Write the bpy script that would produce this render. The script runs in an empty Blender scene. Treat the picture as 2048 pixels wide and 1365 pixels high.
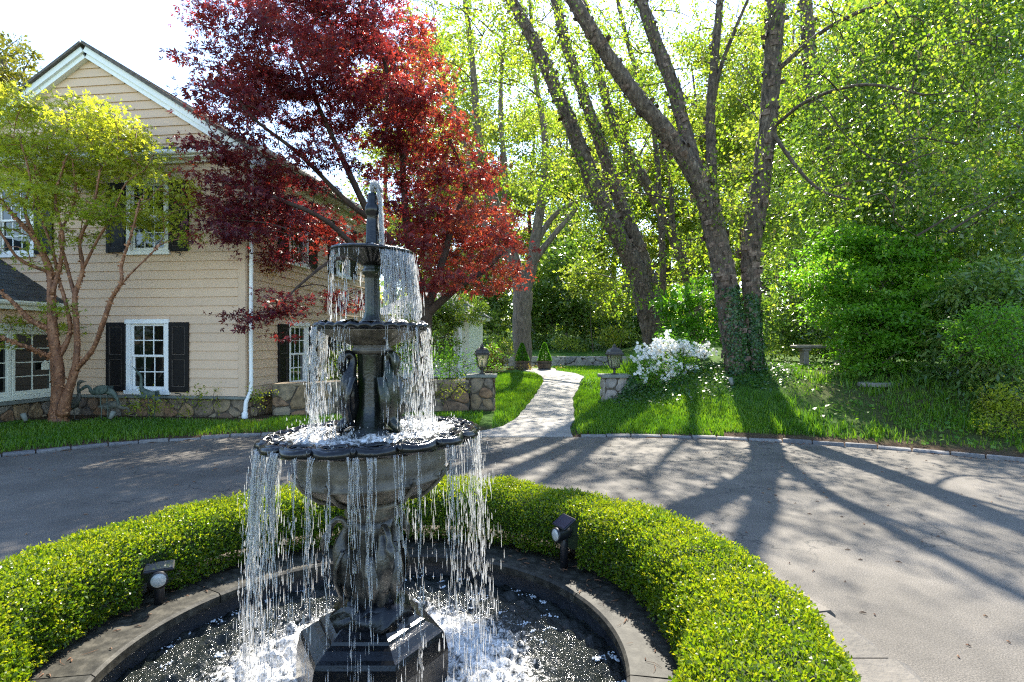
import bpy, math, random
import numpy as np

random.seed(5)
rng = np.random.default_rng(11)
rad = math.radians
SC = bpy.context.scene
COL = SC.collection

# ------------------------------------------------------------------ camera
F = 1138.0            # focal length in photograph pixels (2048 wide)
H = 1.6               # eye height
cam_d = bpy.data.cameras.new('camera')
cam_d.sensor_width = 36.0
cam_d.lens = 20.0
cam_d.clip_end = 600
cam_d.clip_start = 0.05
cam = bpy.data.objects.new('camera', cam_d)
COL.objects.link(cam)
cam.location = (0, 0, H)
cam.rotation_euler = (rad(90), 0, 0)
SC.camera = cam

# ------------------------------------------------------------------ light
SUN_AZ = 9.0          # degrees to the right of the view axis
SUN_EL = 45.5
world = bpy.data.worlds.new('World')
SC.world = world
world.use_nodes = True
wn = world.node_tree.nodes
wl_ = world.node_tree.links
bg = wn['Background']
sky = wn.new('ShaderNodeTexSky')
sky.sky_type = 'NISHITA'
sky.sun_disc = False
sky.sun_elevation = rad(SUN_EL)
sky.sun_rotation = rad(SUN_AZ)
sky.air_density = 1.0
sky.dust_density = 0.3
sky.ozone_density = 1.5
wl_.new(sky.outputs[0], bg.inputs[0])
bg.inputs[1].default_value = 0.15
sun_d = bpy.data.lights.new('sun', 'SUN')
sun_d.energy = 4.4
sun_d.angle = rad(0.6)
sun_d.color = (1.0, 0.93, 0.80)
sun = bpy.data.objects.new('sun', sun_d)
COL.objects.link(sun)
sun.rotation_euler = (rad(90 - SUN_EL), 0, rad(180 - SUN_AZ))
sun.location = (3, 20, 20)
SC.view_settings.view_transform = 'Standard'
SC.view_settings.look = 'None'
SC.view_settings.gamma = 1.0
SC.view_settings.use_curve_mapping = False
SC.view_settings.exposure = 1.9
SC.render.engine = 'CYCLES'
SC.cycles.use_denoising = False
SC.cycles.filter_width = 1.2
SC.cycles.max_bounces = 7
SC.cycles.diffuse_bounces = 3
SC.cycles.glossy_bounces = 3
SC.cycles.transmission_bounces = 6
SC.cycles.transparent_max_bounces = 6
SC.cycles.caustics_reflective = False
SC.cycles.caustics_refractive = False
SC.cycles.sample_clamp_indirect = 3.0

# ------------------------------------------------------------------ helpers
def P(px, py, Y):
    """photo pixel at depth Y -> world point"""
    return np.array([(px - 1024) / F * Y, Y, H - (py - 682.5) / F * Y])

def nrm(v):
    v = np.asarray(v, float)
    return v / np.maximum(np.linalg.norm(v, axis=-1, keepdims=True), 1e-9)

def ss(t):
    t = np.clip(t, 0, 1)
    return t * t * (3 - 2 * t)

class MB:
    def __init__(s):
        s.v = []; s.f = []; s.n = 0
    def add(s, V, Fc):
        V = np.asarray(V, float).reshape(-1, 3)
        s.v.append(V)
        s.f.extend([tuple(int(i) + s.n for i in f) for f in Fc])
        s.n += len(V)
        return s
    def box(s, x0, x1, y0, y1, z0, z1, bev=0.0):
        if x0 > x1: x0, x1 = x1, x0
        if y0 > y1: y0, y1 = y1, y0
        if z0 > z1: z0, z1 = z1, z0
        if bev <= 0:
            V = [(x, y, z) for z in (z0, z1) for y in (y0, y1) for x in (x0, x1)]
            return s.add(V, [(0, 2, 3, 1), (4, 5, 7, 6), (0, 1, 5, 4), (2, 6, 7, 3), (0, 4, 6, 2), (1, 3, 7, 5)])
        c = np.array([(x0 + x1) / 2, (y0 + y1) / 2, (z0 + z1) / 2])
        hh = np.array([(x1 - x0) / 2, (y1 - y0) / 2, (z1 - z0) / 2])
        b = min(bev, hh.min() * 0.9)
        V = []; idx = {}
        for sx in (-1, 1):
            for sy in (-1, 1):
                for sz in (-1, 1):
                    sg = np.array([sx, sy, sz])
                    for a in range(3):
                        q = hh - b; q = q.copy(); q[a] = hh[a]
                        idx[(sx, sy, sz, a)] = len(V)
                        V.append(c + sg * q)
        Fc = []
        for a in range(3):
            o1, o2 = (a + 1) % 3, (a + 2) % 3
            for sg in (-1, 1):
                ring = []
                for p, q in ((-1, -1), (1, -1), (1, 1), (-1, 1)):
                    k = [0, 0, 0]; k[a] = sg; k[o1] = p; k[o2] = q
                    ring.append(idx[(*k, a)])
                Fc.append(ring if sg > 0 else ring[::-1])
        for a in range(3):
            o1, o2 = (a + 1) % 3, (a + 2) % 3
            for p in (-1, 1):
                for q in (-1, 1):
                    k0 = [0, 0, 0]; k0[a] = -1; k0[o1] = p; k0[o2] = q
                    k1 = list(k0); k1[a] = 1
                    r = [idx[(*k0, o1)], idx[(*k1, o1)], idx[(*k1, o2)], idx[(*k0, o2)]]
                    Fc.append(r if p * q < 0 else r[::-1])
        for sx in (-1, 1):
            for sy in (-1, 1):
                for sz in (-1, 1):
                    r = [idx[(sx, sy, sz, 0)], idx[(sx, sy, sz, 1)], idx[(sx, sy, sz, 2)]]
                    Fc.append(r if sx * sy * sz > 0 else r[::-1])
        return s.add(V, Fc)
    def tube(s, path, radii, sides=8, caps=True, flat=None):
        V, Fc = tube(path, radii, sides, caps, flat)
        return s.add(V, Fc)
    def lathe(s, prof, segs=32, mod=None, cx=0, cy=0):
        prof = np.asarray(prof, float)
        th = np.linspace(0, 2 * np.pi, segs, endpoint=False)
        V = []
        for i, (r, z) in enumerate(prof):
            rr = np.full(segs, r); zz = np.full(segs, z)
            if mod is not None:
                rr, zz = mod(i, th, rr, zz)
            V.append(np.stack([cx + rr * np.cos(th), cy + rr * np.sin(th), zz], 1))
        n = len(prof)
        Fc = [(i * segs + j, i * segs + (j + 1) % segs, (i + 1) * segs + (j + 1) % segs, (i + 1) * segs + j)
              for i in range(n - 1) for j in range(segs)]
        Fc.append(tuple(range(segs))[::-1])
        Fc.append(tuple((n - 1) * segs + j for j in range(segs)))
        return s.add(np.concatenate(V), Fc)
    def verts(s):
        return np.concatenate(s.v) if s.v else np.zeros((0, 3))

def tube(path, radii, sides=8, caps=True, flat=None):
    path = np.asarray(path, float); n = len(path)
    radii = np.broadcast_to(np.asarray(radii, float), (n,))
    T = nrm(np.gradient(path, axis=0))
    ref = np.array([0, 0, 1.0]) if abs(T[0][2]) < 0.9 else np.array([1.0, 0, 0])
    u = nrm(np.cross(T[0], ref))
    th = np.linspace(0, 2 * np.pi, sides, endpoint=False)
    V = []
    for i in range(n):
        u = nrm(u - T[i] * np.dot(u, T[i]))
        w = np.cross(T[i], u)
        a, b = (radii[i], radii[i]) if flat is None else (radii[i] * flat[i][0], radii[i] * flat[i][1])
        V.append(path[i] + np.cos(th)[:, None] * u * a + np.sin(th)[:, None] * w * b)
    Fc = [(i * sides + j, i * sides + (j + 1) % sides, (i + 1) * sides + (j + 1) % sides, (i + 1) * sides + j)
          for i in range(n - 1) for j in range(sides)]
    if caps:
        Fc.append(tuple(range(sides))[::-1])
        Fc.append(tuple((n - 1) * sides + j for j in range(sides)))
    return np.concatenate(V), Fc

def spline(pts, n):
    """Catmull-Rom through rows of pts (any width)"""
    p = np.asarray(pts, float)
    if len(p) < 3:
        t = np.linspace(0, 1, n)[:, None]
        return p[0] * (1 - t) + p[-1] * t
    q = np.vstack([2 * p[0] - p[1], p, 2 * p[-1] - p[-2]])
    out = []
    for t in np.linspace(0, len(p) - 1 - 1e-6, n):
        i = int(t); f = t - i
        a, b, c, d = q[i], q[i + 1], q[i + 2], q[i + 3]
        out.append(0.5 * ((2 * b) + (c - a) * f + (2 * a - 5 * b + 4 * c - d) * f * f + (3 * b - a - 3 * c + d) * f ** 3))
    return np.array(out)

def mesh_py(name, V, Fc, mat, smooth=False):
    me = bpy.data.meshes.new(name)
    me.from_pydata(np.asarray(V).tolist(), [], Fc)
    if smooth:
        me.polygons.foreach_set('use_smooth', np.ones(len(me.polygons), bool))
    if mat: me.materials.append(mat)
    me.update()
    return me

def mesh_np(name, V, Q, mat, tint=None, smooth=False):
    me = bpy.data.meshes.new(name)
    V = np.ascontiguousarray(V, np.float32); Q = np.ascontiguousarray(Q, np.int32)
    m, k = Q.shape
    me.vertices.add(len(V)); me.vertices.foreach_set('co', V.ravel())
    me.loops.add(m * k); me.loops.foreach_set('vertex_index', Q.ravel())
    me.polygons.add(m)
    me.polygons.foreach_set('loop_start', np.arange(0, m * k, k, dtype=np.int32))
    if smooth:
        me.polygons.foreach_set('use_smooth', np.ones(m, bool))
    if tint is not None:
        at = me.attributes.new('tint', 'FLOAT', 'FACE')
        at.data.foreach_set('value', np.ascontiguousarray(tint, np.float32))
    me.update(calc_edges=True)
    me.materials.append(mat)
    return me

def link(name, data, parent=None, loc=(0, 0, 0), rz=0.0):
    o = bpy.data.objects.new(name, data)
    COL.objects.link(o)
    o.parent = parent
    o.location = tuple(float(x) for x in loc)
    if rz: o.rotation_euler = (0, 0, rz)
    return o

def tag(o, label=None, cat=None, group=None, kind=None):
    if label: o['label'] = label
    if cat: o['category'] = cat
    if group: o['group'] = group
    if kind: o['kind'] = kind
    return o

def thing(name, label, cat, loc=(0, 0, 0), rz=0.0, group=None):
    o = link(name, None, None, loc, rz)
    o.empty_display_size = 0.2
    return tag(o, label, cat, group)

def part(name, mb, mat, parent, smooth=False, off=None, label=None, kind=None):
    V = mb.verts()
    if off is not None: V = V - np.asarray(off, float)
    o = link(name, mesh_py(name, V, mb.f, mat, smooth), parent)
    if label: o['label'] = label
    if kind: o['kind'] = kind
    return o

def copy_tree(o, parent=None):
    c = o.copy(); COL.objects.link(c); c.parent = parent
    for ch in list(o.children): copy_tree(ch, c)
    return c

# ------------------------------------------------------------------ materials
def newmat(name):
    m = bpy.data.materials.new(name); m.use_nodes = True
    nt = m.node_tree
    return m, nt, nt.nodes, nt.links, nt.nodes['Principled BSDF']

def ramp(nt, cols, fac):
    r = nt.nodes.new('ShaderNodeValToRGB')
    el = r.color_ramp.elements
    while len(el) < len(cols): el.new(0.5)
    for e, (p, c) in zip(el, cols):
        e.position = p; e.color = (*c, 1)
    nt.links.new(fac, r.inputs[0])
    return r.outputs[0]

def noise(nt, scale, detail=4, rough=0.6, vec=None, dist=0.0):
    n = nt.nodes.new('ShaderNodeTexNoise')
    n.inputs['Scale'].default_value = scale
    n.inputs['Detail'].default_value = detail
    n.inputs['Roughness'].default_value = rough
    n.inputs['Distortion'].default_value = dist
    if vec is not None: nt.links.new(vec, n.inputs['Vector'])
    return n.outputs['Fac']

def objco(nt, scale=(1, 1, 1)):
    tc = nt.nodes.new('ShaderNodeTexCoord')
    mp = nt.nodes.new('ShaderNodeMapping')
    mp.inputs['Scale'].default_value = scale
    nt.links.new(tc.outputs['Object'], mp.inputs['Vector'])
    return mp.outputs[0]

def worldco(nt, scale=(1, 1, 1)):
    g = nt.nodes.new('ShaderNodeNewGeometry')
    mp = nt.nodes.new('ShaderNodeMapping')
    mp.inputs['Scale'].default_value = scale
    nt.links.new(g.outputs['Position'], mp.inputs['Vector'])
    return mp.outputs[0]

def bump(nt, fac, strength, dist, bsdf):
    b = nt.nodes.new('ShaderNodeBump')
    b.inputs['Strength'].default_value = strength
    b.inputs['Distance'].default_value = dist
    nt.links.new(fac, b.inputs['Height'])
    nt.links.new(b.outputs[0], bsdf.inputs['Normal'])

def mixc(nt, fac, a, b, mode='MIX'):
    m = nt.nodes.new('ShaderNodeMix'); m.data_type = 'RGBA'; m.blend_type = mode
    for sock, val in ((m.inputs[0], fac), (m.inputs[6], a), (m.inputs[7], b)):
        if hasattr(val, 'is_linked'): nt.links.new(val, sock)
        elif isinstance(val, tuple): sock.default_value = (*val, 1)
        else: sock.default_value = val
    return m.outputs[2]

def simple(name, cols, scale=6, rough=0.6, bumps=0.0, bscale=40, bdist=0.01, world_=True, stretch=(1, 1, 1),
           metallic=0.0, spec=0.5, rnd=None, detail=5):
    """noise-mottled principled; rnd = ramp driven by object random multiplied in"""
    m, nt, N, L, b = newmat(name)
    co = worldco(nt, stretch) if world_ else objco(nt, stretch)
    f = noise(nt, scale, detail, 0.6, co)
    n = len(cols)
    c = ramp(nt, [(0.3 + 0.4 * i / max(n - 1, 1), cc) for i, cc in enumerate(cols)], f)
    if rnd:
        oi = N.new('ShaderNodeObjectInfo')
        rc = ramp(nt, [(i / max(len(rnd) - 1, 1), cc) for i, cc in enumerate(rnd)], oi.outputs['Random'])
        c = mixc(nt, 1.0, c, rc, 'MULTIPLY')
    L.new(c, b.inputs['Base Color'])
    b.inputs['Roughness'].default_value = rough
    b.inputs['Metallic'].default_value = metallic
    b.inputs['Specular IOR Level'].default_value = spec
    if bumps > 0:
        bump(nt, noise(nt, bscale, 5, 0.65, co), bumps, bdist, b)
    return m

def leafmat(name, cols, trans=0.45, rough=0.4, boost=(1.5, 1.6, 0.7), spec=0.5):
    m, nt, N, L, b = newmat(name)
    at = N.new('ShaderNodeAttribute'); at.attribute_name = 'tint'
    n = len(cols)
    c = ramp(nt, [(i / max(n - 1, 1), cc) for i, cc in enumerate(cols)], at.outputs['Fac'])
    L.new(c, b.inputs['Base Color'])
    b.inputs['Roughness'].default_value = rough
    b.inputs['Specular IOR Level'].default_value = spec
    t = N.new('ShaderNodeBsdfTranslucent')
    L.new(mixc(nt, 1.0, c, boost, 'MULTIPLY'), t.inputs[0])
    mx = N.new('ShaderNodeMixShader'); mx.inputs[0].default_value = trans
    L.new(b.outputs[0], mx.inputs[1]); L.new(t.outputs[0], mx.inputs[2])
    L.new(mx.outputs[0], N['Material Output'].inputs['Surface'])
    return m

M = {}
def asphalt_mat():
    m, nt, N, L, b = newmat('asphalt')
    co = worldco(nt)
    big = noise(nt, 1.1, 7, 0.68, co)
    fine = noise(nt, 130, 3, 0.7, co)
    spk = N.new('ShaderNodeTexVoronoi'); spk.inputs['Scale'].default_value = 90
    L.new(co, spk.inputs['Vector'])
    c1 = ramp(nt, [(0.3, (0.056, 0.050, 0.042)), (0.5, (0.092, 0.082, 0.069)), (0.7, (0.132, 0.117, 0.098))], big)
    c2 = ramp(nt, [(0.32, (0.3, 0.3, 0.3)), (0.5, (1.0, 1.0, 1.0)), (0.68, (2.1, 2.05, 2.0))], fine)
    c = mixc(nt, 1.0, c1, c2, 'MULTIPLY')
    grit = ramp(nt, [(0.0, (2.4, 2.3, 2.2)), (0.1, (1, 1, 1))], spk.outputs['Distance'])
    c = mixc(nt, 0.7, c, mixc(nt, 1.0, c, grit, 'MULTIPLY'))
    # fine winding cracks
    cr = N.new('ShaderNodeTexVoronoi'); cr.feature = 'DISTANCE_TO_EDGE'; cr.inputs['Scale'].default_value = 0.8
    wob = N.new('ShaderNodeVectorMath'); wob.operation = 'ADD'
    nz = N.new('ShaderNodeTexNoise'); nz.inputs['Scale'].default_value = 2.2; nz.inputs['Detail'].default_value = 6
    L.new(co, nz.inputs['Vector']); L.new(co, wob.inputs[0]); L.new(nz.outputs['Color'], wob.inputs[1])
    L.new(wob.outputs[0], cr.inputs['Vector'])
    crk = ramp(nt, [(0.0, (1, 1, 1)), (0.009, (0, 0, 0))], cr.outputs['Distance'])
    msk = ramp(nt, [(0.42, (0, 0, 0)), (0.5, (1, 1, 1))], noise(nt, 0.45, 2, 0.5, co))
    crk = mixc(nt, 1.0, crk, msk, 'MULTIPLY')
    c = mixc(nt, crk, c, (0.02, 0.02, 0.02))
    L.new(c, b.inputs['Base Color'])
    b.inputs['Roughness'].default_value = 0.78
    b.inputs['Specular IOR Level'].default_value = 0.35
    bump(nt, fine, 0.5, 0.003, b)
    return m

def ground_mat():
    m, nt, N, L, b = newmat('ground')
    co = worldco(nt)
    at = N.new('ShaderNodeAttribute'); at.attribute_name = 'lawn'
    soil = ramp(nt, [(0.3, (0.035, 0.022, 0.014)), (0.5, (0.075, 0.048, 0.03)), (0.72, (0.16, 0.11, 0.075))], noise(nt, 28, 6, 0.75, co))
    green = ramp(nt, [(0.3, (0.03, 0.075, 0.012)), (0.6, (0.065, 0.14, 0.02)), (0.8, (0.10, 0.17, 0.03))], noise(nt, 9, 6, 0.8, co))
    c = mixc(nt, at.outputs['Fac'], soil, green)
    L.new(c, b.inputs['Base Color'])
    b.inputs['Roughness'].default_value = 0.95
    b.inputs['Specular IOR Level'].default_value = 0.1
    bump(nt, noise(nt, 45, 5, 0.75, co), 1.0, 0.03, b)
    return m

M['asphalt'] = asphalt_mat()
M['ground'] = ground_mat()
M['concrete'] = simple('path_concrete', [(0.18, 0.168, 0.15), (0.28, 0.262, 0.235)], 3, 0.85, 0.3, 120, 0.004)
M['flag'] = simple('island_stone', [(0.06, 0.054, 0.045), (0.16, 0.142, 0.118)], 5, 0.75, 0.6, 25, 0.02, rnd=[(0.7, 0.7, 0.7), (1.1, 1.05, 1.0)])
M['granite'] = simple('kerb_granite', [(0.10, 0.098, 0.098), (0.20, 0.195, 0.19)], 25, 0.8, 0.5, 70, 0.01, rnd=[(0.75, 0.75, 0.78), (1.15, 1.12, 1.1)])
M['coping'] = simple('wet_coping', [(0.010, 0.010, 0.008), (0.034, 0.033, 0.027), (0.078, 0.074, 0.060)], 18, 0.6, 0.4, 60, 0.006, spec=0.2, rnd=[(0.7, 0.7, 0.7), (1.15, 1.1, 1.05)])
M['liner'] = simple('pool_wall', [(0.012, 0.014, 0.018), (0.03, 0.033, 0.04)], 12, 0.35, 0.2, 40, 0.01)
M['siding'] = simple('siding_paint', [(0.595, 0.42, 0.285), (0.645, 0.46, 0.315)], 3, 0.55, 0.12, 60, 0.004, stretch=(1, 1, 6), rnd=[(0.94, 0.94, 0.94), (1.03, 1.02, 1.0)])
M['white'] = simple('white_paint', [(0.76, 0.77, 0.76), (0.82, 0.82, 0.80)], 4, 0.5, 0.1, 50, 0.003)
M['cream'] = simple('cream_paint', [(0.62, 0.63, 0.52), (0.68, 0.69, 0.58)], 4, 0.5, 0.1, 50, 0.003)
M['shutter'] = simple('shutter_paint', [(0.005, 0.0042, 0.0045), (0.009, 0.0075, 0.008)], 8, 0.5, 0.2, 60, 0.003, spec=0.22)
M['shutter_edge'] = simple('shutter_bead', [(0.05, 0.04, 0.035), (0.10, 0.08, 0.065)], 12, 0.5)
M['ledge'] = simple('ledge_stone', [(0.12, 0.13, 0.11), (0.19, 0.20, 0.17)], 6, 0.7, 0.3, 40, 0.006)
M['mortar'] = simple('mortar', [(0.05, 0.04, 0.03), (0.11, 0.09, 0.065)], 14, 0.95, 0.6, 60, 0.01)
M['stone'] = simple('field_stone', [(0.30, 0.30, 0.28), (0.75, 0.74, 0.70), (1.15, 1.08, 0.95)], 7, 0.85, 0.9, 22, 0.02, detail=8,
                    rnd=[(0.16, 0.12, 0.08), (0.32, 0.22, 0.12), (0.24, 0.19, 0.14), (0.36, 0.28, 0.18), (0.14, 0.11, 0.09), (0.30, 0.17, 0.09), (0.22, 0.2, 0.17), (0.40, 0.31, 0.20)])
M['pale_stone'] = simple('pale_stone', [(0.6, 0.6, 0.6), (1.0, 1.0, 1.0), (1.3, 1.28, 1.2)], 9, 0.85, 0.8, 26, 0.02, detail=7,
                    rnd=[(0.24, 0.22, 0.19), (0.38, 0.35, 0.30), (0.28, 0.25, 0.21), (0.33, 0.28, 0.24), (0.20, 0.19, 0.18)])
M['roof'] = simple('roof_slate', [(0.025, 0.032, 0.038), (0.055, 0.065, 0.072)], 10, 0.6, 0.4, 50, 0.006, rnd=[(0.65, 0.65, 0.65), (1.3, 1.3, 1.3)])
M['roof_brown'] = simple('roof_shingle', [(0.06, 0.05, 0.045), (0.15, 0.13, 0.11)], 14, 0.85, 0.6, 40, 0.01)
M['iron'] = simple('wet_iron', [(0.003, 0.0035, 0.0045), (0.010, 0.011, 0.013)], 22, 0.16, 0.4, 55, 0.005, spec=0.4)
M['moss_iron'] = simple('mossy_iron', [(0.004, 0.005, 0.005), (0.010, 0.012, 0.009), (0.014, 0.028, 0.006)], 10, 0.26, 0.5, 55, 0.006, spec=0.5)
M['cast'] = simple('cast_stone', [(0.022, 0.020, 0.017), (0.075, 0.066, 0.054), (0.16, 0.14, 0.112)], 9, 0.4, 0.35, 40, 0.008)
M['wet_cast'] = simple('wet_cast', [(0.008, 0.008, 0.008), (0.035, 0.032, 0.028), (0.10, 0.09, 0.074)], 14, 0.2, 0.45, 50, 0.008)
M['flake_red'] = simple('paperbark_curl', [(0.16, 0.06, 0.03), (0.34, 0.15, 0.07), (0.46, 0.26, 0.14)], 12, 0.6)
M['black'] = simple('black_plastic', [(0.010, 0.010, 0.012), (0.018, 0.018, 0.02)], 10, 0.4)
M['lantern'] = simple('lantern_bronze', [(0.035, 0.032, 0.03), (0.06, 0.055, 0.05)], 14, 0.5, 0.2, 60, 0.003, metallic=0.4)
M['verdigris'] = simple('verdigris_bronze', [(0.02, 0.034, 0.028), (0.055, 0.08, 0.064), (0.11, 0.135, 0.105)], 16, 0.65, 0.5, 70, 0.006)
M['bronze_grey'] = simple('grey_bronze', [(0.04, 0.042, 0.032), (0.09, 0.09, 0.07), (0.15, 0.145, 0.115)], 16, 0.65, 0.5, 70, 0.006)
M['bark_red'] = simple('paperbark', [(0.07, 0.028, 0.015), (0.20, 0.085, 0.04), (0.34, 0.17, 0.09)], 14, 0.6, 1.0, 30, 0.02, stretch=(1, 1, 0.45), detail=8)
M['bark_birch'] = simple('birch_bark', [(0.010, 0.008, 0.006), (0.075, 0.054, 0.038), (0.125, 0.094, 0.067), (0.28, 0.22, 0.16)], 20, 0.9, 1.0, 26, 0.06, stretch=(1, 1, 0.3), detail=9)
M['flake'] = simple('birch_flake', [(0.035, 0.02, 0.014), (0.12, 0.078, 0.055), (0.29, 0.215, 0.16)], 14, 0.85)
M['bark_grey'] = simple('grey_bark', [(0.055, 0.042, 0.03), (0.13, 0.10, 0.072), (0.22, 0.175, 0.13)], 12, 0.9, 0.9, 18, 0.04, stretch=(1, 1, 0.3), detail=8)
M['bark_dark'] = simple('dark_bark', [(0.03, 0.02, 0.016), (0.085, 0.055, 0.04)], 12, 0.9, 0.8, 30, 0.02, stretch=(1, 1, 0.4))
M['wood'] = simple('barrel_wood', [(0.06, 0.04, 0.025), (0.16, 0.11, 0.07)], 14, 0.8, 0.4, 50, 0.01, stretch=(1, 1, 0.2))
M['bench'] = simple('bench_stone', [(0.13, 0.12, 0.10), (0.25, 0.23, 0.20)], 10, 0.9, 0.5, 40, 0.01)
M['catkin'] = simple('catkin', [(0.30, 0.17, 0.05), (0.45, 0.30, 0.10)], 20, 0.8)
M['litter'] = simple('dry_litter', [(0.09, 0.035, 0.018), (0.26, 0.13, 0.06)], 30, 0.8)

def glass_mat(name, col, rough=0.03):
    m, nt, N, L, b = newmat(name)
    b.inputs['Base Color'].default_value = (*col, 1)
    b.inputs['Roughness'].default_value = rough
    b.inputs['Specular IOR Level'].default_value = 0.9
    bump(nt, noise(nt, 3.0, 2, 0.5, worldco(nt)), 0.08, 0.05, b)
    return m
M['pane'] = glass_mat('window_glass', (0.006, 0.008, 0.007))
M['screen'] = simple('insect_screen', [(0.018, 0.019, 0.02), (0.028, 0.03, 0.03)], 60, 0.6)
M['solar'] = glass_mat('solar_glass', (0.012, 0.016, 0.03), 0.12)
M['lens'] = simple('lamp_lens', [(0.32, 0.32, 0.30), (0.5, 0.5, 0.47)], 30, 0.2)

def thin_glass():
    m, nt, N, L, b = newmat('lantern_glass')
    tr = N.new('ShaderNodeBsdfTransparent'); tr.inputs[0].default_value = (0.93, 0.92, 0.82, 1)
    gl = N.new('ShaderNodeBsdfGlossy'); gl.inputs['Roughness'].default_value = 0.05
    df = N.new('ShaderNodeBsdfTranslucent'); df.inputs[0].default_value = (0.75, 0.72, 0.58, 1)
    m1 = N.new('ShaderNodeMixShader'); m1.inputs[0].default_value = 0.6
    L.new(tr.outputs[0], m1.inputs[1]); L.new(df.outputs[0], m1.inputs[2])
    m2 = N.new('ShaderNodeMixShader'); m2.inputs[0].default_value = 0.08
    L.new(m1.outputs[0], m2.inputs[1]); L.new(gl.outputs[0], m2.inputs[2])
    L.new(m2.outputs[0], N['Material Output'].inputs['Surface'])
    return m
M['lglass'] = thin_glass()

def drop_mat():
    m, nt, N, L, b = newmat('falling_water')
    b.inputs['Base Color'].default_value = (0.95, 0.96, 0.97, 1)
    b.inputs['Roughness'].default_value = 0.12
    b.inputs['IOR'].default_value = 1.33
    b.inputs['Transmission Weight'].default_value = 0.75
    tl = N.new('ShaderNodeBsdfTranslucent'); tl.inputs[0].default_value = (0.95, 0.95, 0.95, 1)
    mx = N.new('ShaderNodeMixShader'); mx.inputs[0].default_value = 0.3
    L.new(b.outputs[0], mx.inputs[1]); L.new(tl.outputs[0], mx.inputs[2])
    L.new(mx.outputs[0], N['Material Output'].inputs['Surface'])
    return m
M['drop'] = drop_mat()

def pool_mat(name, foam_glint_lo, foam_glint_hi, scale):
    m, nt, N, L, b = newmat(name)
    co = worldco(nt)
    at = N.new('ShaderNodeAttribute'); at.attribute_name = 'foam'
    nz = noise(nt, scale, 6, 0.75, co, 0.6)
    ad = N.new('ShaderNodeMath'); ad.operation = 'ADD'
    L.new(nz, ad.inputs[0]); L.new(at.outputs['Fac'], ad.inputs[1])
    f = ramp(nt, [(foam_glint_lo, (0, 0, 0)), (foam_glint_hi, (1, 1, 1))], ad.outputs[0])
    c = mixc(nt, f, (0.012, 0.015, 0.012), (0.86, 0.84, 0.80))  # white mixes foam with painted sun glint
    L.new(c, b.inputs['Base Color'])
    rr = ramp(nt, [(0.0, (0.09, 0.09, 0.09)), (1.0, (0.35, 0.35, 0.35))], f)
    L.new(rr, b.inputs['Roughness'])
    b.inputs['IOR'].default_value = 1.33
    b.inputs['Specular IOR Level'].default_value = 0.6
    bump(nt, noise(nt, scale * 0.9, 5, 0.7, co, 0.4), 0.6, 0.025, b)
    return m
M['pool'] = pool_mat('pool_water', 0.76, 0.98, 42)
M['foam'] = simple('foam_bubbles', [(0.55, 0.58, 0.6), (0.8, 0.82, 0.82)], 60, 0.15, spec=0.8)

# leaves: base colour ramps; hedge and lime maple tints add painted light and shade
M['l_red'] = leafmat('red_maple_leaf', [(0.055, 0.011, 0.024), (0.11, 0.018, 0.030), (0.18, 0.036, 0.034), (0.30, 0.105, 0.05)], 0.58, 0.38, (2.0, 1.2, 0.8))
M['l_lime'] = leafmat('lime_maple_leaf', [(0.14, 0.22, 0.018), (0.27, 0.32, 0.028), (0.42, 0.41, 0.06)], 0.6, 0.4, (1.5, 1.5, 0.7))
M['l_birch'] = leafmat('birch_leaf', [(0.10, 0.19, 0.018), (0.18, 0.27, 0.028), (0.28, 0.34, 0.05)], 0.63, 0.4, (1.6, 1.6, 0.6))
M['l_wood'] = leafmat('spring_wood_leaf', [(0.11, 0.19, 0.025), (0.20, 0.27, 0.045), (0.32, 0.35, 0.08)], 0.63, 0.5, (1.6, 1.5, 0.7))
M['l_holly'] = leafmat('holly_leaf', [(0.034, 0.075, 0.02), (0.085, 0.15, 0.032), (0.17, 0.24, 0.045), (0.32, 0.33, 0.06)], 0.45, 0.25, (1.4, 1.6, 0.6), 0.6)
M['l_shrub'] = leafmat('shrub_leaf', [(0.065, 0.18, 0.016), (0.12, 0.26, 0.024), (0.21, 0.34, 0.04)], 0.56, 0.38, (1.4, 1.6, 0.6))
M['l_rhodo'] = leafmat('rhododendron_leaf', [(0.04, 0.09, 0.026), (0.085, 0.155, 0.038), (0.15, 0.23, 0.05), (0.28, 0.30, 0.06)], 0.42, 0.28, (1.4, 1.6, 0.6), 0.6)
M['l_box'] = leafmat('box_leaf', [(0.035, 0.095, 0.008), (0.085, 0.165, 0.010), (0.17, 0.24, 0.012), (0.30, 0.31, 0.02)], 0.5, 0.35, (1.6, 1.5, 0.5))
M['l_grass'] = leafmat('grass_blade', [(0.045, 0.125, 0.010), (0.085, 0.19, 0.014), (0.16, 0.26, 0.022)], 0.5, 0.4, (1.5, 1.5, 0.5))
M['l_ivy'] = leafmat('ivy_leaf', [(0.012, 0.045, 0.012), (0.028, 0.085, 0.018), (0.06, 0.13, 0.022)], 0.3, 0.3, (1.4, 1.6, 0.6))
M['l_oak'] = leafmat('oak_leaf', [(0.08, 0.10, 0.012), (0.14, 0.15, 0.02), (0.20, 0.19, 0.03)], 0.45, 0.5, (1.5, 1.4, 0.7))
M['l_flower'] = leafmat('white_petal', [(0.78, 0.77, 0.73), (0.88, 0.87, 0.83)], 0.4, 0.5, (1, 1, 1))
M['l_gold'] = leafmat('golden_ground_cover', [(0.16, 0.11, 0.03), (0.26, 0.20, 0.05), (0.20, 0.22, 0.05)], 0.4, 0.5, (1.4, 1.4, 0.8))
M['hedge_core'] = simple('hedge_core', [(0.012, 0.02, 0.006), (0.03, 0.045, 0.012)], 40, 0.95)

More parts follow.
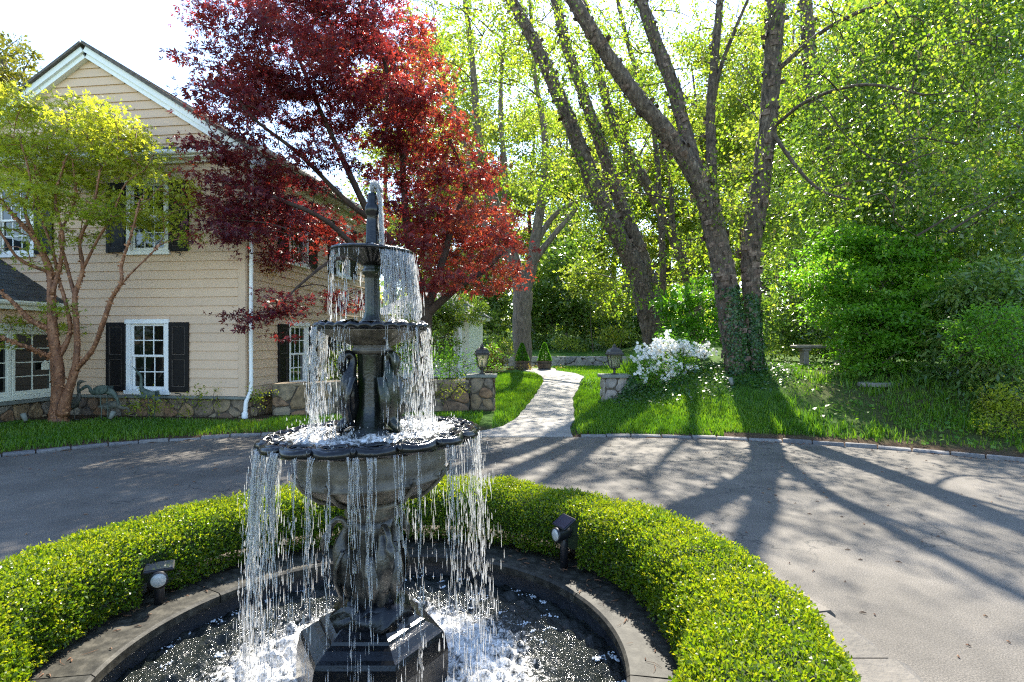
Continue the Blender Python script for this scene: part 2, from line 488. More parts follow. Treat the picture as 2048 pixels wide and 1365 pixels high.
# ------------------------------------------------------------------ leaf geometry
def leaf_quads(pos, d, n, L, W, fold=0.25):
    N_ = len(pos)
    d = nrm(d); s = nrm(np.cross(d, n)); n = np.cross(s, d)
    L = np.broadcast_to(np.asarray(L, float), (N_,))[:, None]; W = np.broadcast_to(np.asarray(W, float), (N_,))[:, None]
    V = np.stack([pos, pos + d * L * 0.5 + s * W * 0.5 + n * W * fold, pos + d * L, pos + d * L * 0.5 - s * W * 0.5 + n * W * fold], 1)
    return V.reshape(-1, 3), np.arange(N_ * 4).reshape(-1, 4)

def maple_quads(pos, d, n, L, lobes=(-0.95, 0.0, 0.95)):
    """a palmate leaf: three thin pointed lobes from one stalk"""
    d = nrm(d); s = nrm(np.cross(d, n)); n = np.cross(s, d)
    Vs = []
    for a in lobes:
        dd = d * math.cos(a) + s * math.sin(a)
        LL = L * (1.0 if a == 0 else 0.78)
        V, _ = leaf_quads(pos, dd - n * 0.15, n, LL, LL * 0.36, 0.12)
        Vs.append(V.reshape(-1, 4, 3))
    V = np.concatenate(Vs, 0)
    return V.reshape(-1, 3), np.arange(len(V) * 4).reshape(-1, 4)

def rgauss(n, s=1.0): return rng.normal(0, s, (n, 3))

def ball(n):
    return nrm(rgauss(n)) * (rng.random((n, 1)) ** (1 / 3))

def pad_points(pads, density, sub=0.22, per=26, flat=True):
    """pads: list of (centre, (rx, ry, rz)); leaves gather in sub-clumps inside each pad.
    returns positions, clump centres, outward vectors, tint bias"""
    pos = []; out = []; tb = []; cl = []
    for c, r in pads:
        r = np.asarray(r, float)
        vol = r[0] * r[1] + r[0] * r[2] + r[1] * r[2]
        nc = max(3, int(density * vol))
        q = nrm(rgauss(nc)) * (0.45 + 0.6 * rng.random((nc, 1)) ** 0.7)
        cc = c + q * r
        k = rng.integers(int(per * 0.5), int(per * 1.5) + 1, nc)
        idx = np.repeat(np.arange(nc), k)
        off = rgauss(len(idx), sub * 0.5)
        if flat: off[:, 2] *= 0.35
        p = cc[idx] + off
        pos.append(p); out.append(p - c + np.array([0, 0, 0.0]))
        base = rng.random() * 0.35 + rng.random(nc)[:, None].ravel() * 0.3
        tb.append(base[idx] + rng.random(len(idx)) * 0.4)
        cl.append(cc)
    return np.concatenate(pos), np.concatenate(cl), nrm(np.concatenate(out)), np.concatenate(tb)

def px_pads(lst, dup=1, yj=0.6, zflat=1.0, rdepth=1.0):
    """(px, py, rx, ry, Y) -> pads in metres"""
    o = []
    for (px, py, rx, ry, Y) in lst:
        for k in range(dup):
            yy = Y + (rng.random() - 0.5) * 2 * yj
            c = P(px + (rng.random() - 0.5) * rx * 0.5 * (k > 0), py + (rng.random() - 0.5) * ry * 0.5 * (k > 0), yy)
            o.append((c, (rx / F * yy, rx / F * yy * rdepth, ry / F * yy * zflat)))
    return o

def grow(nodes, targets, r_tip=0.006, r_max=0.03, sag=0.1, upfrac=0.5):
    """connect each target to the nearest suitable node by a curved twig; returns tubes"""
    nodes = [np.asarray(n, float) for n in nodes]
    mb = MB()
    A = np.array(nodes)
    order = np.argsort([np.min(np.linalg.norm(A - t, axis=1)) for t in targets])
    for i in order:
        t = targets[i]
        dv = t - A
        cost = np.linalg.norm(dv, axis=1) + np.maximum(0, -dv[:, 2]) * 1.2
        j = int(np.argmin(cost)); a = A[j]
        ln = np.linalg.norm(t - a)
        if ln < 0.05: continue
        mid = (a + t) / 2 + np.array([0, 0, sag * ln]) + rgauss(1, 0.06 * ln)[0]
        pth = spline([a, mid, t], 6)
        rr = np.linspace(min(r_max, r_tip + 0.011 * ln), r_tip, 6)
        mb.tube(pth, rr, 5, False)
        A = np.vstack([A, pth[2:]])
    return mb

def px_stem(pts, n=16, rough=0.0):
    """rows (px, py, width px, Y) -> path and radii in metres"""
    a = spline(pts, n)
    path = np.array([P(r[0], r[1], r[3]) for r in a])
    rr = a[:, 2] * 0.5 / F * a[:, 3]
    return path, np.maximum(rr, 0.004)

def rough_tube(path, radii, sides=14, amp=0.08, seed=0):
    V, Fc = tube(path, radii, sides, True)
    r_ = np.random.default_rng(seed)
    n = len(path)
    j = r_.normal(0, amp, (n, sides))
    j = (j + np.roll(j, 1, 1)) / 1.5
    j = (j + .6 * np.roll(j, 1, 0)) / 1.2
    c = np.repeat(np.asarray(path), sides, 0)
    V = c + (V - c) * (1 + j.reshape(-1, 1))
    return V, Fc
# ================================================================== THE SETTING
PC = np.array([-0.68, 2.77])          # fountain / island centre
KERB = np.array([(-9.6, -4.0), (-9.8, 1.0), (-9.3, 4.6), (-8.3, 6.6), (-7.05, 7.83), (-5.7, 8.95), (-4.5, 9.5), (-3.0, 9.78), (-1.2, 9.72), (1.0, 9.46),
                 (2.4, 9.4), (3.8, 9.13), (5.4, 8.45), (6.75, 7.5), (8.0, 6.2), (9.0, 4.2), (9.6, 1.0), (9.4, -4.0)])
kang = np.arctan2(KERB[:, 0] - PC[0], KERB[:, 1] - PC[1])     # angle from +Y, right positive
krad = np.hypot(KERB[:, 0] - PC[0], KERB[:, 1] - PC[1])
def kerb_r(X, Y):
    a = np.arctan2(np.asarray(X) - PC[0], np.asarray(Y) - PC[1])
    return np.interp(a, kang, krad, left=krad[0], right=krad[-1])
def kerb_d(X, Y):
    return np.hypot(np.asarray(X) - PC[0], np.asarray(Y) - PC[1]) - kerb_r(X, Y)

def ground_z(X, Y):
    X = np.asarray(X, float); Y = np.asarray(Y, float)
    d = kerb_d(X, Y)
    z = np.where(d > 0, 0.02 + 0.05 * ss(d / 0.4), -0.05)
    bank = 0.95 * ss(d / 4.0) * ss((X - 1.1 - 0.25 * np.clip(Y - 13, 0, 60)) / 3.6) * (d > 0)
    z = z + bank
    z = z + 0.2 * ss((Y - 14) / 15) * (d > 0)
    z = z + (0.5 * ss((Y - 30.05) / 0.25) + np.clip((Y - 30.3) * 0.045, 0, 3.0)) * (Y > 30) * (1 - 0.0 * X)
    z = np.where(on_path(X, Y, .1), path_z(Y) - .06, z)
    r = np.hypot(X - PC[0], Y - PC[1])
    z = np.where(r < 2.25, -0.7, z)
    return z
def path_z(Y): return .012 + .062 * ss((np.asarray(Y) - 9.5) / 1.4) + .2 * ss((np.asarray(Y) - 14) / 15)
def gz(X, Y): return float(ground_z(X, Y))

PATH = [(9.46, -1.15, 1.0), (9.75, -0.75, 1.01), (10.3, -0.2, 1.06), (11.0, 0.05, 1.2), (12.5, 0.24, 1.36), (14.0, 0.42, 1.50), (15.5, 0.6, 1.66),
        (18.1, 0.88, 2.12), (20.5, 1.15, 2.45), (22.5, 1.2, 2.85), (24.3, 1.0, 2.7), (26, 0.6, 2.0), (27.6, 0.4, 2.1)]
pth = np.array(PATH)
def on_path(X, Y, m=0.0):
    xl = np.interp(Y, pth[:, 0], pth[:, 1]); xr = np.interp(Y, pth[:, 0], pth[:, 2])
    return (X > xl - m) & (X < xr + m) & (Y > 9.4) & (Y < 27.7)

# ground: fine grid near, coarse beyond, one sheet
gx = np.concatenate([np.linspace(-160, -16, 16)[:-1], np.arange(-16, 18, 0.22), np.linspace(18, 160, 16)])
gy = np.concatenate([np.linspace(-60, -4, 8)[:-1], np.arange(-4, 34, 0.22), np.linspace(34, 80, 24), np.linspace(90, 320, 8)])
GX, GY = np.meshgrid(gx, gy)
GZ = ground_z(GX, GY)
far = np.hypot(GX, GY) > 60
GZ = GZ + 0.05 * np.sin(GX * 1.3 + GY * 0.7) * np.cos(GY * 1.1) * ss(kerb_d(GX, GY) / 1.5) * ss((GX - 2.8 - .2 * np.clip(GY - 13, 0, 60)) / .6)
# the lawn share of the soil: bare mulch along beds, grass elsewhere
def lawn_share(X, Y):
    d = kerb_d(X, Y)
    n = 0.5 + 0.5 * np.sin(X * 1.7 + 1.3 * np.sin(Y * 1.1)) * np.sin(Y * 1.9 + np.sin(X * 0.8))
    a = ss((d - 0.25) / 0.5)
    right = (X > 1.0)
    bed = ss((X - 4.6) / 1.6) * ss((d - 0.2) / 0.6) * (1 - .75 * ss((d - 4.5) / 1.5))
    a = np.where(right, a * (1 - 0.85 * bed * (0.4 + 0.6 * n)), a)
    # mulch strip along the house and behind the low wall
    hd = house_d(X, Y)
    a = np.where((X < -4) & (hd < 0.75), 0.05, a)
    a = np.where((X < -0.3) & (X > -6) & (Y > 12.3) & (Y < 26), 0.15, a)
    return np.clip(a, 0, 1)
HC = np.array([-5.33, 11.35]); HA = rad(7.06)
HV = np.array([math.sin(HA), math.cos(HA)]); HR = np.array([math.cos(HA), -math.sin(HA)])
def house_d(X, Y):
    """distance in front of the house front plane"""
    return -((np.asarray(X) - HC[0]) * HV[0] + (np.asarray(Y) - HC[1]) * HV[1])
def hl(x, y):
    """house local -> world xy"""
    return HC + HR * x + HV * y
ny_, nx_ = GX.shape
I = np.arange(ny_ * nx_).reshape(ny_, nx_)
Q = np.stack([I[:-1, :-1], I[:-1, 1:], I[1:, 1:], I[1:, :-1]], -1).reshape(-1, 4)
gme = mesh_np('ground', np.stack([GX, GY, GZ], -1).reshape(-1, 3), Q, M['ground'], smooth=True)
at = gme.attributes.new('lawn', 'FLOAT', 'POINT')
at.data.foreach_set('value', lawn_share(GX, GY).ravel().astype(np.float32))
tag(link('ground', gme), kind='structure')

# driveway: a ring between the island and the kerb
th = np.concatenate([np.linspace(kang[0], kang[-1], 220)])
back = np.linspace(kang[-1], kang[0] + 2 * np.pi, 40)[1:-1]
tha = np.concatenate([th, back])
Ra = np.concatenate([np.interp(th, kang, krad), np.interp(back, [kang[-1], kang[0] + 2 * np.pi], [krad[-1], krad[0]])])
rings = []
for f in np.linspace(0, 1, 14):
    r = 2.2 + (Ra - 0.0 - 2.2) * f
    rings.append(np.stack([PC[0] + r * np.sin(tha), PC[1] + r * np.cos(tha), np.full_like(r, 0.0) + 0.035 * np.sin(f * np.pi) * 0], 1))
n = len(tha); V = np.concatenate(rings)
Q = np.array([(i * n + j, (i + 1) * n + j, (i + 1) * n + (j + 1) % n, i * n + (j + 1) % n) for i in range(13) for j in range(n)])
tag(link('driveway', mesh_np('driveway', V, Q, M['asphalt'])), kind='structure')

# kerb of granite setts, one object each
kerb = tag(link('kerb', None), kind='structure')
arc = np.linspace(kang[3] - 0.05, kang[14], 1500)
ar = np.interp(arc, kang, krad)
kx = PC[0] + (ar + 0.05) * np.sin(arc); ky = PC[1] + (ar + 0.05) * np.cos(arc)
sl = np.concatenate([[0], np.cumsum(np.hypot(np.diff(kx), np.diff(ky)))])
kb = []
for k in range(4):
    mb = MB().box(-0.5, 0.5, -0.065, 0.065, -0.08, 0.05, 0.018)
    V = mb.verts() + rng.normal(0, 0.006, (mb.n, 3)) * np.array([0.6, 1, 1])
    kb.append(mesh_py('kerb_block', V, mb.f, M['granite']))
s = 0.1
while s < sl[-1] - 0.5:
    ln = 0.36 + rng.random() * 0.16
    m = s + ln / 2
    x, y = np.interp(m, sl, kx), np.interp(m, sl, ky)
    a = math.atan2(np.interp(m + .1, sl, ky) - np.interp(m - .1, sl, ky), np.interp(m + .1, sl, kx) - np.interp(m - .1, sl, kx))
    s += ln
    if -1.25 < x < 0.98 and y > 9: continue
    o = link('kerb_block', kb[int(rng.integers(4))], kerb, (x, y, -0.01 + rng.normal(0, 0.006)), a + rng.normal(0, 0.02))
    o.scale = ((ln - 0.014), 1, 1)

# path slabs
path_o = tag(link('path', None), kind='structure')
cuts = [9.46, 9.95, 11.6, 13.3, 15.2, 17.2, 19.3, 21.4, 23.4, 25.5, 27.6]
for a, b in zip(cuts[:-1], cuts[1:]):
    ys = np.linspace(a + 0.006, b - 0.006, 9)
    xl = np.interp(ys, pth[:, 0], pth[:, 1]) + 0.015 * np.sin(ys * 5); xr = np.interp(ys, pth[:, 0], pth[:, 2]) + 0.012 * np.sin(ys * 4 + 1)
    zz = path_z(ys)
    top = np.concatenate([np.stack([xl, ys, zz], 1), np.stack([xr, ys, zz], 1)])
    bot = top - np.array([0, 0, 0.12])
    V = np.concatenate([top, bot]); k = 9; fc = []
    for i in range(k - 1):
        fc += [(i, k + i, k + i + 1, i + 1), (2 * k + i, i, i + 1, 2 * k + i + 1), (k + i, 3 * k + i, 3 * k + i + 1, k + i + 1)]
    fc += [(0, 2 * k, 3 * k, k), (k - 1, 2 * k - 1, 4 * k - 1, 3 * k - 1)]
    link('path_slab', mesh_py('path_slab', V, fc, M['concrete']), path_o)

# island: flagstone border, soil bed, coping, basin
border = tag(link('island_border', None), kind='structure')
a0 = 0.0
while a0 < 2 * np.pi - 0.02:
    w = 0.16 + rng.random() * 0.12
    a1 = min(a0 + w, 2 * np.pi)
    if 2 * np.pi - a1 < 0.1: a1 = 2 * np.pi
    ro = 2.6 + rng.normal(0, 0.03); ri = 2.08
    aa = np.linspace(a0 + 0.006, a1 - 0.006, 5)
    zt = 0.055 + rng.normal(0, 0.008)
    o_ = np.stack([PC[0] + ro * np.sin(aa), PC[1] + ro * np.cos(aa)], 1) + rng.normal(0, 0.012, (5, 2))
    i_ = np.stack([PC[0] + ri * np.sin(aa), PC[1] + ri * np.cos(aa)], 1)
    m_ = np.stack([PC[0] + (ro - .05) * np.sin(aa), PC[1] + (ro - .05) * np.cos(aa)], 1)
    V = np.concatenate([np.c_[i_, np.full(5, zt)], np.c_[m_, np.full(5, zt) + rng.normal(0, .004, 5)], np.c_[o_, np.full(5, zt - 0.03)], np.c_[o_, np.full(5, -0.05)], np.c_[i_, np.full(5, -0.05)]])
    fc = [(r * 5 + i, r * 5 + i + 1, (r + 1) * 5 + i + 1, (r + 1) * 5 + i) for r in range(4) for i in range(4)]
    fc += [(0, 5, 10, 15, 20), (4, 24, 19, 14, 9)]
    link('flagstone', mesh_py('flagstone', V, fc, M['flag']), border)
    a0 = a1
mb = MB()
def ring_sheet(r0, r1, z, segs=96):
    t = np.linspace(0, 2 * np.pi, segs, endpoint=False)
    V = np.concatenate([np.c_[PC[0] + r * np.sin(t), PC[1] + r * np.cos(t), np.full(segs, z)] for r in (r0, r1)])
    return V, [(i, (i + 1) % segs, segs + (i + 1) % segs, segs + i) for i in range(segs)]
mb.add(*ring_sheet(1.55, 2.12, 0.035))
bed = part('planting_bed', mb, M['mortar'], None); tag(bed, kind='structure')

coping = tag(link('coping', None), kind='structure')
NCP = 9
for k in range(NCP):
    a0 = 2 * np.pi * k / NCP + 0.35; a1 = a0 + 2 * np.pi / NCP
    aa = np.linspace(a0 + 0.003, a1 - 0.003, 14)
    prof = [(1.215, 0.045), (1.215, 0.088), (1.23, 0.10), (1.62, 0.10 + rng.normal(0, .003)), (1.62, 0.02), (1.30, 0.02)]
    V = np.concatenate([np.c_[PC[0] + r * np.sin(aa), PC[1] + r * np.cos(aa), np.full(14, z)] for r, z in prof])
    fc = [(r * 14 + i, r * 14 + i + 1, ((r + 1) % 6) * 14 + i + 1, ((r + 1) % 6) * 14 + i) for r in range(6) for i in range(13)]
    fc += [tuple(r * 14 for r in range(6)), tuple(r * 14 + 13 for r in range(6))[::-1]]
    link('coping_stone', mesh_py('coping_stone', V, fc, M['coping']), coping)
mb = MB()
t = np.linspace(0, 2 * np.pi, 96, endpoint=False)
V = np.concatenate([np.c_[PC[0] + r * np.sin(t), PC[1] + r * np.cos(t), np.full(96, z)] for r, z in ((1.26, 0.05), (1.26, -0.42), (0.02, -0.42))])
mb.add(V, [(r * 96 + i, r * 96 + (i + 1) % 96, (r + 1) * 96 + (i + 1) % 96, (r + 1) * 96 + i) for r in range(2) for i in range(96)])
tag(part('pool_basin', mb, M['liner'], None, True), kind='structure')

# pool water: real ripples, white is churned foam, widened to paint in sun glint
WZ = -0.06
def waves(X, Y, n, lo, hi, amp, seed):
    r_ = np.random.default_rng(seed); z = np.zeros_like(X)
    for _ in range(n):
        lam = lo * (hi / lo) ** r_.random(); a = r_.random() * 2 * np.pi; ph = r_.random() * 6.28
        z += amp * (lam / hi) * np.sin((X * np.cos(a) + Y * np.sin(a)) * 2 * np.pi / lam + ph)
    return z
def water_disc(name, cx, cy, r0, r1, z, nr, nt, amp_f, foam_glint_f, seed, mat):
    rr = np.linspace(r0, r1, nr); tt = np.linspace(0, 2 * np.pi, nt, endpoint=False)
    R, T = np.meshgrid(rr, tt, indexing='ij')
    X = cx + R * np.sin(T); Y = cy + R * np.cos(T)
    a = amp_f(R)
    Z = z + waves(X, Y, 46, 0.028, 0.16, 0.0042, seed) * a
    I = np.arange(nr * nt).reshape(nr, nt)
    Q = np.stack([I[:-1], np.roll(I, -1, 1)[:-1], np.roll(I, -1, 1)[1:], I[1:]], -1).reshape(-1, 4)
    me = mesh_np(name, np.stack([X, Y, Z], -1).reshape(-1, 3), Q[:, ::-1], mat, smooth=True)
    f = me.attributes.new('foam', 'FLOAT', 'POINT')
    f.data.foreach_set('value', foam_glint_f(R, X, Y).ravel().astype(np.float32))
    return me
pw = water_disc('water', PC[0], PC[1], 0.2, 1.258, WZ, 110, 300,
                lambda R: 0.9 + 0.8 * np.exp(-((R - 0.52) / 0.30) ** 2),
                lambda R, X, Y: 0.06 + 0.38 * np.exp(-((R - 0.55) / 0.36) ** 2), 3, M['pool'])
tag(link('water', pw), kind='structure')

# floating bubbles
V = []; Q = []
hemi_t = np.linspace(0, 2 * np.pi, 6, endpoint=False)
hv = np.concatenate([np.c_[np.cos(hemi_t), np.sin(hemi_t), np.zeros(6)], np.c_[0.7 * np.cos(hemi_t + .5), 0.7 * np.sin(hemi_t + .5), np.full(6, 0.65)], [[0, 0, 0.95]]])
hf = [(i, (i + 1) % 6, 6 + (i + 1) % 6, 6 + i) for i in range(6)] + [(6 + i, 6 + (i + 1) % 6, 12) for i in range(6)]
mb = MB()
for k in range(150):
    a = rng.random() * 6.283; r = 0.35 + 0.88 * rng.random() ** 0.8
    if k > 100: r = 1.24
    c = np.array([PC[0] + r * math.sin(a), PC[1] + r * math.cos(a)])
    nb = int(rng.integers(4, 26)); sp = 0.006 + 0.022 * rng.random()
    for j in range(nb):
        q = c + rng.normal(0, sp, 2)
        if np.hypot(*(q - PC)) > 1.25: continue
        s_ = 0.003 + 0.005 * rng.random()
        mb.add(hv * s_ + np.array([q[0], q[1], WZ + 0.001]), hf)
tag(part('bubbles', mb, M['foam'], None, True), 'white foam bubbles floating on the dark pool water', 'foam', kind='stuff')

# ================================================================== STONEWORK
def voronoi(w, h, seeds):
    cells = []
    S = np.asarray(seeds)
    for i, p in enumerate(S):
        poly = [(0, 0), (w, 0), (w, h), (0, h)]
        d = np.hypot(*(S - p).T)
        for j in np.argsort(d)[1:18]:
            q = S[j]; m = (p + q) / 2; nv = q - p
            new = []
            for a, b in zip(poly, poly[1:] + poly[:1]):
                da = (a[0] - m[0]) * nv[0] + (a[1] - m[1]) * nv[1]; db = (b[0] - m[0]) * nv[0] + (b[1] - m[1]) * nv[1]
                if da <= 0: new.append(a)
                if da * db < 0:
                    t = da / (da - db); new.append((a[0] + (b[0] - a[0]) * t, a[1] + (b[1] - a[1]) * t))
            poly = new
            if len(poly) < 3: break
        cells.append(poly)
    return cells

def stone_face(parent, origin, ux, nrm_, w, h, size, mat, name='stone', gap=0.012, depth=0.035, seed=0, squash=0.7):
    """fill a rectangle (local frame) with individually built stones"""
    r_ = np.random.default_rng(seed)
    o = np.asarray(origin, float); ux = np.asarray(ux, float); nn = np.asarray(nrm_, float); uz = np.array([0, 0, 1.0])
    ny = max(1, round(h / (size * squash))); seeds = []
    for r in range(ny):
        x = -size * r_.random() * 0.5
        while x < w:
            wd = size * (0.7 + 0.9 * r_.random())
            sx = x + wd / 2
            if 0 < sx < w and r_.random() > .22: seeds.append((sx, (r + 0.5 + r_.normal(0, 0.3)) * h / ny))
            x += wd
    for poly in voronoi(w, h, seeds):
        if len(poly) < 3: continue
        p = np.array(poly); c = p.mean(0)
        # cut the sharp corners
        q = []
        for a, b in zip(p, np.roll(p, -1, 0)):
            L_ = np.hypot(*(b - a))
            if L_ < 0.02: q.append((a + b) / 2); continue
            e_ = np.array([-(b - a)[1], (b - a)[0]])
            q.append(a + (b - a) * 0.2 - e_ * r_.normal(.0, .02)); q.append((a + b) / 2 - e_ * r_.normal(0.01, .045)); q.append(a + (b - a) * 0.8 - e_ * r_.normal(0, .02))
        p = np.array(q); k = len(p)
        if k < 4: continue
        rr = np.hypot(*(p - c).T).mean()
        sh = max(0.5, 1 - gap / max(rr, 0.02))
        dp = depth * (0.6 + 0.7 * r_.random())
        V = []
        for f, d in ((sh, -0.01), (sh * 0.97, dp * 0.55), (sh * 0.78, dp)):
            pp = c + (p - c) * f
            jit = r_.normal(0, 0.004, k) if d > 0 else np.zeros(k)
            V.append(o + np.outer(pp[:, 0], ux) + np.outer(pp[:, 1], uz) + np.outer(d + jit, nn))
        fc = [(r * k + i, r * k + (i + 1) % k, (r + 1) * k + (i + 1) % k, (r + 1) * k + i) for r in range(2) for i in range(k)]
        fc.append(tuple(2 * k + i for i in range(k)))
        link(name, mesh_py(name, np.concatenate(V), fc, mat, False), parent)

# ================================================================== HOUSE
house = thing('house', 'tan clapboard two storey house with black shutters and stone foundation', 'house', (HC[0], HC[1], 0), -HA)
CH = 0.181           # clapboard exposure

def courses(parent, x0, x1, z0, z1, holes, axis, plane, clip=None, mat='siding'):
    """one board per course and run. axis 'x': boards run in x on plane y=plane facing -y; 'y': run in y on plane x=plane facing +x"""
    z = z0
    while z < z1 - 0.02:
        zt = min(z + CH, z1)
        runs = [(x0, x1)]
        if clip is not None:
            a, b = clip((z + zt) / 2); runs = [(max(x0, a), min(x1, b))]
        for (h0, h1, hz0, hz1) in holes:
            if hz0 < zt - 0.01 and hz1 > z + 0.01:
                nr = []
                for a, b in runs:
                    if h1 <= a or h0 >= b: nr.append((a, b)); continue
                    if h0 > a: nr.append((a, h0))
                    if h1 < b: nr.append((h1, b))
                runs = nr
        pieces = [(a, b, z, zt) for a, b in runs]
        for (h0, h1, hz0, hz1) in holes:
            if z < hz1 < zt - .01: pieces.append((h0, h1, hz1, zt))
            if z + .01 < hz0 < zt: pieces.append((h0, h1, z, hz0 - .012))
        cut = []
        for a, b, c, d in pieces:
            if b - a > 2.2:
                m = a + (b - a) * (.25 + .5 * random.random()); cut += [(a, m - .0015, c, d), (m + .0015, b, c, d)]
            else: cut.append((a, b, c, d))
        pieces = cut; z_, zt_ = z, zt
        for a, b, z, zt in pieces:
            if b - a < 0.03: continue
            # wedge board: thick at the foot, thin at the head
            if axis == 'x':
                V = [(a, plane, z), (b, plane, z), (b, plane - 0.034, z), (a, plane - 0.034, z),
                     (a, plane, zt + 0.012), (b, plane, zt + 0.012), (b, plane - 0.006, zt + 0.012), (a, plane - 0.006, zt + 0.012)]
            else:
                V = [(plane, a, z), (plane, b, z), (plane + 0.034, b, z), (plane + 0.034, a, z),
                     (plane, a, zt + 0.012), (plane, b, zt + 0.012), (plane + 0.006, b, zt + 0.012), (plane + 0.006, a, zt + 0.012)]
            fc = [(0, 1, 2, 3), (4, 7, 6, 5), (3, 2, 6, 7), (0, 4, 5, 1), (1, 5, 6, 2), (0, 3, 7, 4)]
            link('siding_board', mesh_py('siding_board', V, fc, M[mat]), parent)
        z = zt_

def to_face(mb, axis, plane):
    """window built flat in (u, out, z); turn onto its wall"""
    V = mb.verts()
    if axis == 'x': W_ = np.c_[V[:, 0], plane - V[:, 1], V[:, 2]]
    else: W_ = np.c_[plane + V[:, 1], V[:, 0], V[:, 2]]
    m = MB(); m.add(W_, mb.f); return m

def window(axis, plane, u0, u1, z0, z1, cols=3, rows=2, screen=True, frame='white', sash='white'):
    fw = 0.10
    b = to_face(MB().box(u0, u0 + fw, -0.02, 0.055, z0, z1, 0.006), axis, plane)
    b.add(*(lambda m: (m.verts(), m.f))(to_face(MB().box(u1 - fw, u1, -0.02, 0.055, z0, z1, 0.006), axis, plane)))
    b.add(*(lambda m: (m.verts(), m.f))(to_face(MB().box(u0 - 0.015, u1 + 0.015, -0.02, 0.075, z1, z1 + 0.09, 0.006), axis, plane)))
    b.add(*(lambda m: (m.verts(), m.f))(to_face(MB().box(u0 - 0.03, u1 + 0.03, -0.02, 0.085, z0 - 0.09, z0, 0.008), axis, plane)))
    w = part('window', b, M[frame], house)
    a0, a1 = u0 + fw, u1 - fw; mid = (z0 + z1) / 2
    part('window_back', to_face(MB().box(a0 - .02, a1 + .02, -0.12, -0.10, z0 - .02, z1 + .02), axis, plane), M['black'], w)
    for k, (s0, s1, dep) in enumerate(((mid, z1, 0.012), (z0, mid + 0.04, -0.018))):
        sw = 0.045
        mb = MB()
        mb.box(a0, a0 + sw, dep - .03, dep, s0, s1, 0.004).box(a1 - sw, a1, dep - .03, dep, s0, s1, 0.004)
        mb.box(a0 + sw, a1 - sw, dep - .03, dep - 0.001, s0, s0 + (0.07 if k else 0.045), 0.004).box(a0 + sw, a1 - sw, dep - .03, dep - .001, s1 - 0.045, s1, 0.004)
        part('sash', to_face(mb, axis, plane), M[sash], w)
        g0, g1, q0, q1 = a0 + sw, a1 - sw, s0 + (0.07 if k else 0.045), s1 - 0.045
        pw_, ph = (g1 - g0) / cols, (q1 - q0) / rows
        for i in range(cols):
            for j in range(rows):
                part('pane', to_face(MB().box(g0 + i * pw_ + .008, g0 + (i + 1) * pw_ - .008, dep - .02, dep - .014, q0 + j * ph + .008, q0 + (j + 1) * ph - .008), axis, plane), M['pane'], w)
        mb = MB()
        for i in range(1, cols): mb.box(g0 + i * pw_ - .011, g0 + i * pw_ + .011, dep - .026, dep - .004, q0, q1, 0.003)
        for j in range(1, rows): mb.box(g0, g1, dep - .025, dep - .006, q0 + j * ph - .011, q0 + j * ph + .011, 0.003)
        part('muntin', to_face(mb, axis, plane), M[sash], w)
    return w

def shutter(axis, plane, u0, u1, z0, z1):
    st = 0.075; y0, y1 = 0.03, 0.07
    mb = MB()
    mb.box(u0, u0 + st, y0, y1, z0, z1, .005).box(u1 - st, u1, y0, y1, z0, z1, .005)
    mid = (z0 + z1) / 2
    for a, b in ((z0, z0 + .11), (mid - .05, mid + .05), (z1 - .09, z1)):
        mb.box(u0 + st, u1 - st, y0, y1 - .001, a, b, .005)
    s = part('shutter', to_face(mb, axis, plane), M['shutter'], house)
    for a, b in ((z0 + .11, mid - .05), (mid + .05, z1 - .09)):
        part('shutter_panel', to_face(MB().box(u0 + st + .012, u1 - st - .012, y0, y1 - .018, a + .012, b - .012, .008), axis, plane), M['shutter'], s)
        e = MB()
        e.box(u0 + st, u0 + st + .010, y0, y1 - .008, a, b).box(u1 - st - .010, u1 - st, y0, y1 - .008, a, b)
        e.box(u0 + st + .010, u1 - st - .010, y0, y1 - .009, a, a + .010).box(u0 + st + .010, u1 - st - .010, y0, y1 - .009, b - .010, b)
        part('bead', to_face(e, axis, plane), M['shutter_edge'], s)
    hx = u0 if u0 > 0 else u1
    t = np.linspace(0, 4.6, 14)
    pth_ = np.c_[(u0 + u1) / 2 + np.r_[np.linspace(-.06, .03, 4), .03 + .028 * np.sin(t[4:] - 1.3)], np.full(14, 0.075), z0 - np.r_[np.linspace(.02, .03, 4), .055 - .028 * np.cos(t[4:] - 1.3)]]
    m = MB().tube(pth_, 0.008, 6)
    part('shutter_dog', to_face(m, axis, plane), M['black'], s)

ZS = 0.50; ZE = 5.2
# windows as (u0, u1, z0, z1), clear opening between head and sill
f_w = [(-2.57, -1.62, 0.60, 1.95), (-2.57, -1.62, 3.44, 4.80), (-5.62, -4.68, 3.44, 4.80)]
s_w = [(1.62, 2.57, 0.60, 1.95), (4.12, 5.07, 0.60, 1.95), (1.62, 2.57, 3.44, 4.80), (4.12, 5.07, 3.44, 4.80)]
def hole(w): return (w[0] - 0.0, w[1] + 0.0, w[2] - 0.09, w[3] + 0.09)

